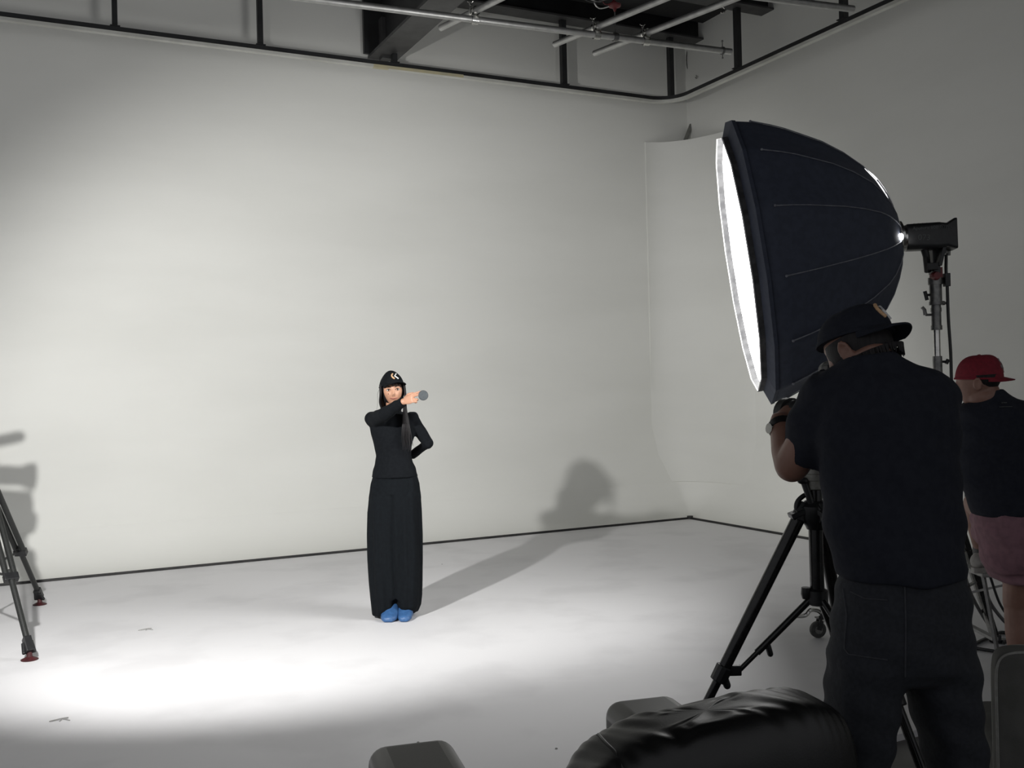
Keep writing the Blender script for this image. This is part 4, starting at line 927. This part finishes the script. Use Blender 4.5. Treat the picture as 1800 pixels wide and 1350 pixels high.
m_ = MB(); m_.lathe(ta(tz(930)), (0, 0, 1), [(0, .026), (.01, .030), (.03, .045), (.07, .045), (.085, .03)], 24); m_.box(ta(tz(905)) + Vector((-.03, 0, 0)), (.06, .04, .03)); obj('spider', m_, M['black'], ct, True)
m_ = MB(); rp = [Tp(1424, 868), Tp(1412, 872), Tp(1402, 882), Tp(1400, 894), Tp(1406, 904), Tp(1420, 906)]; m_.tube(spline(rp), .0075, 8); obj('carry_ring', m_, M['black'], ct)
m_ = MB(); m_.tube([Tp(1428, 892, -.02), Tp(1422, 872, -.02), Tp(1414, 850, -.02)], [.011, .010, .010], 10, ball=True); m_.tube([Tp(1414, 846, -.02), Tp(1408, 844, -.02)], .012, 10, ball=True); obj('crank_handle', m_, M['black'], ct)
zc = tz(1052)
m_ = MB(); m_.lathe(ta(zc - .02), (0, 0, 1), [(0, .022), (.005, .031), (.045, .031), (.05, .022)], 20); obj('brace_collar', m_, M['black'], ct)
m_ = MB(); kb = Tp(1417, 1043, 0); m_.cyl(ta(zc), kb, .005, 8); m_.lathe(kb + Vector((0, 0, -.016)), (0, 0, 1), [(0, .012), (.015, .016), (.034, .014)], 10); obj('collar_knob', m_, M['black'], ct)
a0 = Tp(1409, 900, 0); k0 = Tp(1240, 1240, 0); dl = k0 - a0; fl_ = a0 + dl * ((a0.z - NZ - .03) / -dl.z)
Rl = (Vector((fl_.x, fl_.y, 0)) - Vector((tb.x, tb.y, 0))).length
def tri_leg(ang, nm=True):
    r = Vector((math.cos(ang), math.sin(ang), 0)); top = ta(a0.z) + r * (tb.x - a0.x); ft = ta(NZ + .03) + r * Rl; d_ = (ft - top).normalized()
    zs_ = lambda py: (a0.z - Tp(1300, py).z) / (a0.z - ft.z)
    kn = top.lerp(ft, zs_(1178)); m_ = MB(); m_.tube([top, kn], [.0205, .0185], 16); o = obj('leg', m_, M['gloss'], ct)
    m_ = MB(); m_.tube([top - d_ * .03, top + d_ * .025], [.016, .026], 12); m_.bar(ta(a0.z + .015) + r * .02, top, .045, .03); m_.bar(top + Vector((0, 0, .012)) - r * .03, top + Vector((0, 0, -.012)) + r * .035, .05, .016); obj('leg_joint', m_, M['black'], o, False, .003)
    m_ = MB(); m_.tube([kn - d_ * .015, kn + d_ * .035], [.026, .025], 12); m_.bar(kn + r * .015 - d_ * .0, kn - r * .055 + Vector((0, 0, .0)), .02, .03); m_.tube([kn - d_ * -.03 - r * .02, kn + d_ * .05 - r * .035], .012, 8, ball=True); obj('leg_clamp', m_, M['black'], o, False, .003)
    m_ = MB(); m_.tube([kn, ft], .0135, 14); obj('lower_tube', m_, M['gloss'], o)
    m_ = MB(); m_.lathe(ft - Vector((0, 0, .029)), (0, 0, 1), [(0, .022), (.02, .022), (.045, .016)], 14); obj('rubber_foot', m_, M['rubber'], o)
    b0 = ta(zc - .005) + r * .025; b1 = kn - r * .05 + Vector((0, 0, .0)); md = b0.lerp(b1, .55)
    m_ = MB(); m_.tube([b0, b0.lerp(b1, .75)], .0105, 10); m_.tube([b0.lerp(b1, .72), b1], .0075, 10); br = obj('brace', m_, M['gloss'], ct)
    m_ = MB(); m_.tube([b0.lerp(b1, .60) - Vector((0, 0, .005)), b0.lerp(b1, .60) + Vector((.008, 0, -.035))], .009, 8, ball=True); obj('brace_knob', m_, M['black'], br)
al = math.pi
for q in (al, math.radians(-65), math.radians(58)): tri_leg(q)
cc = thing('cinema_camera', 'black cinema camera with round lens hidden behind the photographer\'s shoulder', 'camera', ta(tz(800)))
cdir = (Vector((-.8, 6.9, 0)) - Vector((tb.x, tb.y, 0))).normalized(); cs_ = Vector((cdir.y, -cdir.x, 0))
zb_ = tz(803)
m_ = MB(); m_.box(ta(zb_ + .05) + cs_ * .03, (.12, .11, .10), (cdir, cs_, U)); m_.cyl(ta(zb_ + .05) - cs_ * .06, ta(zb_ + .05) + cs_ * .09, .04, 18); obj('pan_head', m_, M['black'], cc, False, .006)
m_ = MB(); m_.box(ta(zb_ + .165) + cs_ * .115, (.20, .12, .13), (cdir, cs_, U)); obj('camera_body', m_, M['black'], cc, False, .008)
m_ = MB(); lc = Pp(1406, 727, .30)
m_.lathe(lc - Vector(cdir) * .02, cdir, [(-.10, .034), (-.02, .036), (0, .040), (.02, .042), (.022, .038), (.05, .038), (.052, .043), (.08, .043)], 28); m_.bar(lc - cdir * .10, ta(zb_ + .175), .05, .05); obj('lens', m_, M['black'], cc, True)
for q in (0, .012, .024, .036):
    m_ = MB(); m_.lathe(lc - cdir * (.10 - q), cdir, [(0, .036), (.0, .0385), (.006, .0385), (.006, .036)], 28); obj('lens_ring', m_, M['rubber'], cc)
m_ = MB(); m_.lathe(lc + cdir * .055, cdir, [(0, .036), (.004, .03)], 24); obj('front_glass', m_, M['glassl'], cc)
m_ = MB(); vf = Pp(1456, 650, .22); m_.cyl(vf, vf + (ta(zb_ + .20) - vf) * .8, .016, 14); m_.lathe(vf - cdir * .03, cdir, [(0, .028), (.03, .024), (.05, .018)], 18); obj('viewfinder', m_, M['black'], cc, False, .004)

# ================================================================== MAN IN RED CAP
YR = 4.5
def Rp(px, py, dy=0): return at_y(px, py, YR + dy)
mr = YR / FPX
ro = thing('person', 'man in backwards red cap, black T-shirt and mauve shorts, one foot raised', 'person', Vector((Rp(1760, 1000).x, YR, 0)))
hr = Rp(1718, 672, 0)
Mr_, _ = frame(hr, Vector((-.80, .58, -.06)))
b = MB(); add_head(b, Mr_, hr, .98, False)
b.ell(hr + Mr_ @ Vector((0, .02, -.07)), (.068, .07, .05), Mr_)
b.tube([hr + Vector((.02, 0, -.02)), Rp(1733, 692, -.02), Rp(1742, 712, .0)], [.064, .060, .062], 18, ball=True)
b.sect(secs([(712, 1708, 1785, .06), (728, 1698, 1798, .09), (770, 1696, 1802, .11), (830, 1700, 1802, .11), (880, 1712, 1800, .11), (930, 1728, 1802, .11), (965, 1735, 1804, .11)], Rp, mr))
rs1, re1, rw1 = Rp(1703, 728, .08), Rp(1690, 800, .28), Rp(1668, 760, .55)
rs2, re2, rw2 = Rp(1796, 730, .0), Rp(1790, 815, .22), Rp(1700, 800, .55)
b.tube([rs1, re1, rw1], [.052, .043, .028], 14, ball=True); b.tube([rs2, re2, rw2], [.052, .043, .028], 14, ball=True)
add_hand(b, rw1, Vector((-.5, .8, .1)), (0, -.3, 1), (.8, .5, 0), (.5, .5, .55, .6), .5); add_hand(b, rw2, Vector((-.8, .6, .1)), (0, -.3, 1), (.5, .8, 0), (.5, .5, .55, .6), .5)
hipL, kneeL, ankL = Rp(1768, 945, 0), Rp(1713, 884, .38), Rp(1726, 968, .42)
b.tube([hipL, kneeL], [.070, .052], 16, ball=True); b.tube([kneeL, kneeL.lerp(ankL, .35), ankL], [.052, .054, .036], 16, ball=True)
fd = Vector((.75, .62, 0)).normalized(); b.tube([ankL, ankL + fd * .07 + Vector((0, 0, -.055)), ankL + fd * .15 + Vector((0, 0, -.065))], [.036, .034, .026], 12, ball=True)
hipR, kneeR = Rp(1795, 945, 0), Rp(1788, 1062, .02); ankR = Vector((kneeR.x + .0, YR - .03, .10))
b.tube([hipR, kneeR], [.078, .060], 16, ball=True); b.tube([kneeR, kneeR.lerp(ankR, .3), ankR], [.056, .060, .038], 16, ball=True); b.tube([ankR, ankR + Vector((-.06, .11, -.06))], [.038, .03], 12, ball=True)
fuse('body', b, M['skinp'], ro, .006, 3)
m_ = MB(); rs = []
for i in range(1, 8):
    a = -PI / 2 + PI * i / 14; rs.append([hr + Mr_ @ (Vector((.0765 * math.cos(a) * math.cos(2 * PI * k / 28), .082 * math.cos(a) * math.sin(2 * PI * k / 28) + .020, .085 * math.sin(a) + .030))) for k in range(28)])
m_.rings(rs); obj('hair', m_, M['hair'], ro)
Mrc, _ = frame(hr, Vector((.86, -.50, -.02)), roll=math.radians(0))
make_cap(ro, Mrc, hr + Vector((.008, 0, -.016)), M['redcap'], .97, logo='script', high=.112, brim_len=.050, droop=.4, span=64)
s_ = MB()
s_.sect(secs([(685, 1716, 1760, .070, -.01), (693, 1710, 1768, .082), (703, 1706, 1785, .09), (710, 1693, 1805, .11), (725, 1686, 1815, .125), (760, 1684, 1818, .14), (800, 1684, 1818, .145), (830, 1686, 1818, .145), (860, 1696, 1820, .148), (885, 1706, 1822, .15), (903, 1715, 1824, .152)], Rp, mr), 48)
s_.tube([Rp(1706, 728, .06), Rp(1700, 772, .17), Rp(1697, 800, .24)], [.075, .07, .065], 20, ball=False, ref=Vector((0, 1, 0))); s_.ell(Rp(1708, 728, .05), (.07, .07, .065))
s_.tube([Rp(1793, 730, .0), Rp(1793, 775, .10), Rp(1792, 800, .16)], [.075, .07, .07], 20, ball=False, ref=Vector((0, 1, 0))); s_.ell(Rp(1792, 730, .0), (.07, .07, .065))
ts = fuse('t_shirt', s_, M['blacktee'], ro, .009, 4, tw)
m_ = MB(); a1 = Rp(1761, 708, -.125); m_.tube([a1, a1 + Vector((.022, 0, 0))], .003, 6); m_.tube([a1 + Vector((-.01, 0, -.018)), a1 + Vector((.05, .01, -.018))], .002, 6); obj('back_print', m_, M['ink'], ts)
q_ = MB()
q_.sect(secs([(893, 1716, 1822, .145), (910, 1717, 1823, .15), (935, 1720, 1826, .155), (960, 1725, 1828, .155), (985, 1731, 1828, .15), (1004, 1740, 1826, .13)], Rp, mr), 44)
q_.sect(secs([(930, 1765, 1832, .12), (975, 1760, 1832, .125), (1022, 1760, 1828, .12)], Rp, mr), 36, lambda a, z: .02 * math.sin(6 * a))
q_.tube([Rp(1762, 938, 0), Rp(1747, 928, .16), Rp(1737, 914, .25)], [.115, .10, .085], 24, ball=False)
q_.sect(secs([(930, 1722, 1790, .13, .02), (960, 1729, 1790, .13, .03), (985, 1735, 1790, .125, .04), (1003, 1741, 1790, .12, .04), (1018, 1748, 1790, .11, .04)], Rp, mr), 36, lambda a, z: .02 * math.sin(6 * a + 1))
def sw(co): return .005 * np.sin(co[:, 2] * 55 + co[:, 0] * 35 + 3 * np.sin(co[:, 0] * 12))
fuse('shorts', q_, M['pink'], ro, .009, 3, sw)
def shoe(an, f_, zsole, par, sock=True):
    f_ = Vector(f_).normalized(); sd = Vector((-f_.y, f_.x, 0)); c = Vector((an.x, an.y, zsole))
    def rg(al, wx, z0, z1, n=20): return [c + f_ * al + sd * (wx * math.cos(2 * PI * k / n)) + Vector((0, 0, (z0 + z1) / 2 + (z1 - z0) / 2 * math.sin(2 * PI * k / n))) for k in range(n)]
    m_ = MB(); m_.rings([rg(-.075, .02, .03, .06), rg(-.065, .034, .02, .095), rg(-.02, .038, .02, .10), rg(.04, .042, .02, .085), rg(.10, .045, .02, .06), rg(.155, .04, .02, .05), rg(.175, .02, .02, .035)]); so = obj('shoe', m_, M['shoe'], par, sub=1)
    m_ = MB(); m_.rings([[c + f_ * al + sd * (wx * math.cos(2 * PI * k / 24) ) + Vector((0, 0, z)) if 0 else c + f_ * (.05 + .135 * math.cos(2 * PI * k / 24)) + sd * (.046 * math.sin(2 * PI * k / 24)) + Vector((0, 0, z)) for k in range(24)] for al, wx, z in ((0, 0, .0), (0, 0, .026))]); obj('sole', m_, M['shoe'], so)
    m_ = MB(); m_.bar(c + f_ * .06 + sd * -.048 + Vector((0, 0, .03)), c + f_ * .05 - sd * .047 + Vector((0, 0, .065)), .012, .004); obj('strap', m_, M['black'], so, False)
    if sock: m_ = MB(); m_.lathe(c + Vector((0, 0, .07)), (0, 0, 1), [(0, .040), (.03, .043), (.05, .042), (.052, .034)], 18); obj('sock', m_, M['black'], par)
zst = ankL.z - .10
shoe(ankL, fd, zst, ro); shoe(ankR, (-.45, .9, 0), .0, ro)
# stool under the raised foot
sc0 = Vector((ankL.x + .085, ankL.y + .08, 0))
t = thing('step_stool', 'grey metal step stool under the raised shoe of the red-capped man', 'stool', sc0)
m_ = MB(); m_.box(sc0 + Vector((0, 0, zst - .0125)), (.22, .26, .022)); obj('seat', m_, M['stool'], t, False, .006)
for sx in (-1, 1):
    for sy in (-1, 1):
        m_ = MB(); m_.bar(sc0 + Vector((sx * .09, sy * .10, zst - .024)), sc0 + Vector((sx * (.28 if sx > 0 else .035), sy * .18, .009)), .018, .014); obj('leg', m_, M['dullmetal'], t, False)
m_ = MB(); m_.bar(sc0 + Vector((.19, -.14, .28)), sc0 + Vector((.19, .14, .28)), .03, .015); obj('crossbar', m_, M['stool'], t, False); m_ = MB(); m_.bar(sc0 + Vector((-.060, -.14, .28)), sc0 + Vector((-.060, .14, .28)), .03, .015); obj('crossbar', m_, M['stool'], t, False)

# ================================================================== LEATHER ARMCHAIR (seen from behind)
bl, br_ = at_z(1068, 1296, .85), at_z(1448, 1249, .85)
bd = (br_ - bl); bd.z = 0; bw = bd.length; bd.normalize(); bn = Vector((-bd.y, bd.x, 0))      # bn points away from the camera
ac = thing('leather_armchair', 'large black leather armchair seen from behind, wrinkled rounded backrest', 'armchair', Vector(((bl.x + br_.x) / 2, (bl.y + br_.y) / 2, NZ)) + bn * .4)
def pillow(c, ax, size, p=.35, n=28, wr=None):
    """puffy cushion: superellipsoid"""
    m_ = MB(); rs = []
    for i in range(1, n):
        a = -PI / 2 + PI * i / n; ca, sa = math.cos(a), math.sin(a); ring = []
        for k in range(n * 2):
            b_ = 2 * PI * k / (n * 2); cb_, sb_ = math.cos(b_), math.sin(b_)
            f_ = lambda v, e: math.copysign(abs(v) ** e, v)
            x = f_(ca, p) * f_(cb_, p); y = f_(ca, p) * f_(sb_, p); z = f_(sa, p)
            q = c + ax[0] * (x * size[0] / 2) + ax[1] * (y * size[1] / 2) + ax[2] * (z * size[2] / 2)
            if wr: q = q + wr(x, y, z)
            ring.append(q)
        rs.append(ring)
    return m_.rings(rs)
AXS = (bd, bn, U)
def wr_back(x, y, z):
    s_ = .0042 * math.exp(-((z - .85) / .28) ** 2) * math.sin(62 * x + 9 * y + 7 * z + 4 * math.sin(8 * x)) * (1 - .5 * abs(x)) + .003 * math.exp(-((z - .8) / .3) ** 2) * math.sin(17 * x + 4 * y)
    return U * (s_ + .030 * x - .020 * (x < -.45) * (abs(x) - .45) * 2.2) + bn * (.12 * z * 0)
zt_ = .80
m_ = pillow(Vector(((bl.x + br_.x) / 2, (bl.y + br_.y) / 2, 0.550)) + bn * .06, AXS, (bw + .16, .24, .62), .42, 64, wr_back); obj('backrest', m_, M['leather'], ac, sub=1); bvb = BVHTree.FromPolygons([tuple(v) for v in m_.v], m_.f); bvc = Vector(((bl.x + br_.x) / 2, (bl.y + br_.y) / 2, 0)) + bn * .06
m_ = MB()
pts = []
for a in [math.radians(-20 + 10 * k) for k in range(20)]:
    dirv = bn * -math.cos(a) + U * math.sin(a); o_ = bvc + bd * (-.36 * bw - .05 * math.sin(a)) + U * .555
    h = bvb.ray_cast(o_ + dirv * 1.0, -dirv)[0]
    if h: pts.append(h)
m_.tube(pts, .0035, 6)
obj('stitched_seam', m_, M['leather'], ac)
la, ra = at_z(734, 1334, .66), at_z(1150, 1250, .66)
for (f_, back) in ((la, bl), (ra, br_)):
    e0 = Vector((f_.x, f_.y, 0)); s0 = e0 - bn * .5; dr = (e0 - s0); ln = dr.length; dr.normalize(); sd = Vector((-dr.y, dr.x, 0))
    e1 = e0 + dr * .12; c = (s0 + e1) / 2; ln = (e1 - s0).length
    m_ = MB(); m_.box(Vector((c.x, c.y, .355)), (ln, .22, .63), (dr, sd, U)); o = obj('armrest', m_, M['leather'], ac, True, .045); o.modifiers['bevel'].segments = 6
sc_ = (Vector((bl.x, bl.y, 0)) + Vector((br_.x, br_.y, 0)) + Vector((la.x, la.y, 0)) + Vector((ra.x, ra.y, 0))) / 4
m_ = pillow(sc_ + U * .37, AXS, (bw - .02, .60, .18), .3, 22); obj('seat_cushion', m_, M['leather'], ac)
m_ = MB(); m_.box(sc_ + U * .17, (bw + .1, .60, .24), AXS); obj('base', m_, M['leather'], ac, False, .02)
for sx in (-1, 1):
    for sy in (-1, 1):
        m_ = MB(); p = sc_ + bd * (sx * (bw / 2 - .02)) + bn * (sy * .25); m_.cyl(Vector((p.x, p.y, NZ)), Vector((p.x, p.y, .06)), .025, 14); obj('foot', m_, M['black'], ac)
rc0 = at_z(1478, 1312, .72); m_ = pillow(Vector((rc0.x, rc0.y, .40)) + Vector((-.04, .0, 0)), AXS, (.13, .24, .62), .4, 20); obj('side_wing', m_, M['leather'], ac)

# ================================================================== GREY SEAT (right edge)
g0_ = at_y(1752, 1300, 2.72)
gx = Vector((.955, -.30, 0)).normalized(); gy = Vector((-gx.y, gx.x, 0))
gz = at_y(1800, 1120, 2.72).z
gz -= .028
gw, gt, gh = .85, .08, gz - NZ
t = thing('grey_seat', 'dark grey upholstered seat back with pale piping at the lower right edge', 'seat', Vector((g0_.x, g0_.y, NZ)) + gx * gw / 2)
gc = Vector((g0_.x, g0_.y, 0)) + gx * (gw / 2) + gy * gt / 2
m_ = pillow(gc + U * ((gz + NZ) / 2 + .02), (gx, gy, U), (gw, gt, gh - .05), .10, 44); obj('backrest', m_, M['greyfab'], t)
m_ = MB()
for s_ in (-1, 1):
    m_.tube([gc + gy * (s_ * gt * .43) + gx * (gw / 2 * .992 * math.copysign(abs(math.cos(a)) ** .12, math.cos(a))) + U * ((gz + NZ) / 2 + .02 + (gh - .05) / 2 * .992 * math.copysign(abs(math.sin(a)) ** .12, math.sin(a))) for a in [2 * PI * (i + .5) / 160 for i in range(160)]], .0045, 6, closed=True)
obj('piping', m_, M['greypipe'], t)
m_ = pillow(gc + gy * .40 + U * .33, (gx, gy, U), (gw - .04, .70, .24), .15, 24); obj('seat_cushion', m_, M['greyfab'], t)
for sx in (-1, 1):
    for yy in (.0, .68):
        m_ = MB(); p = gc + gx * (sx * (gw / 2 - .08)) + gy * yy; m_.cyl(Vector((p.x, p.y, NZ)), Vector((p.x, p.y, .24)), .018, 12); obj('leg', m_, M['black'], t)
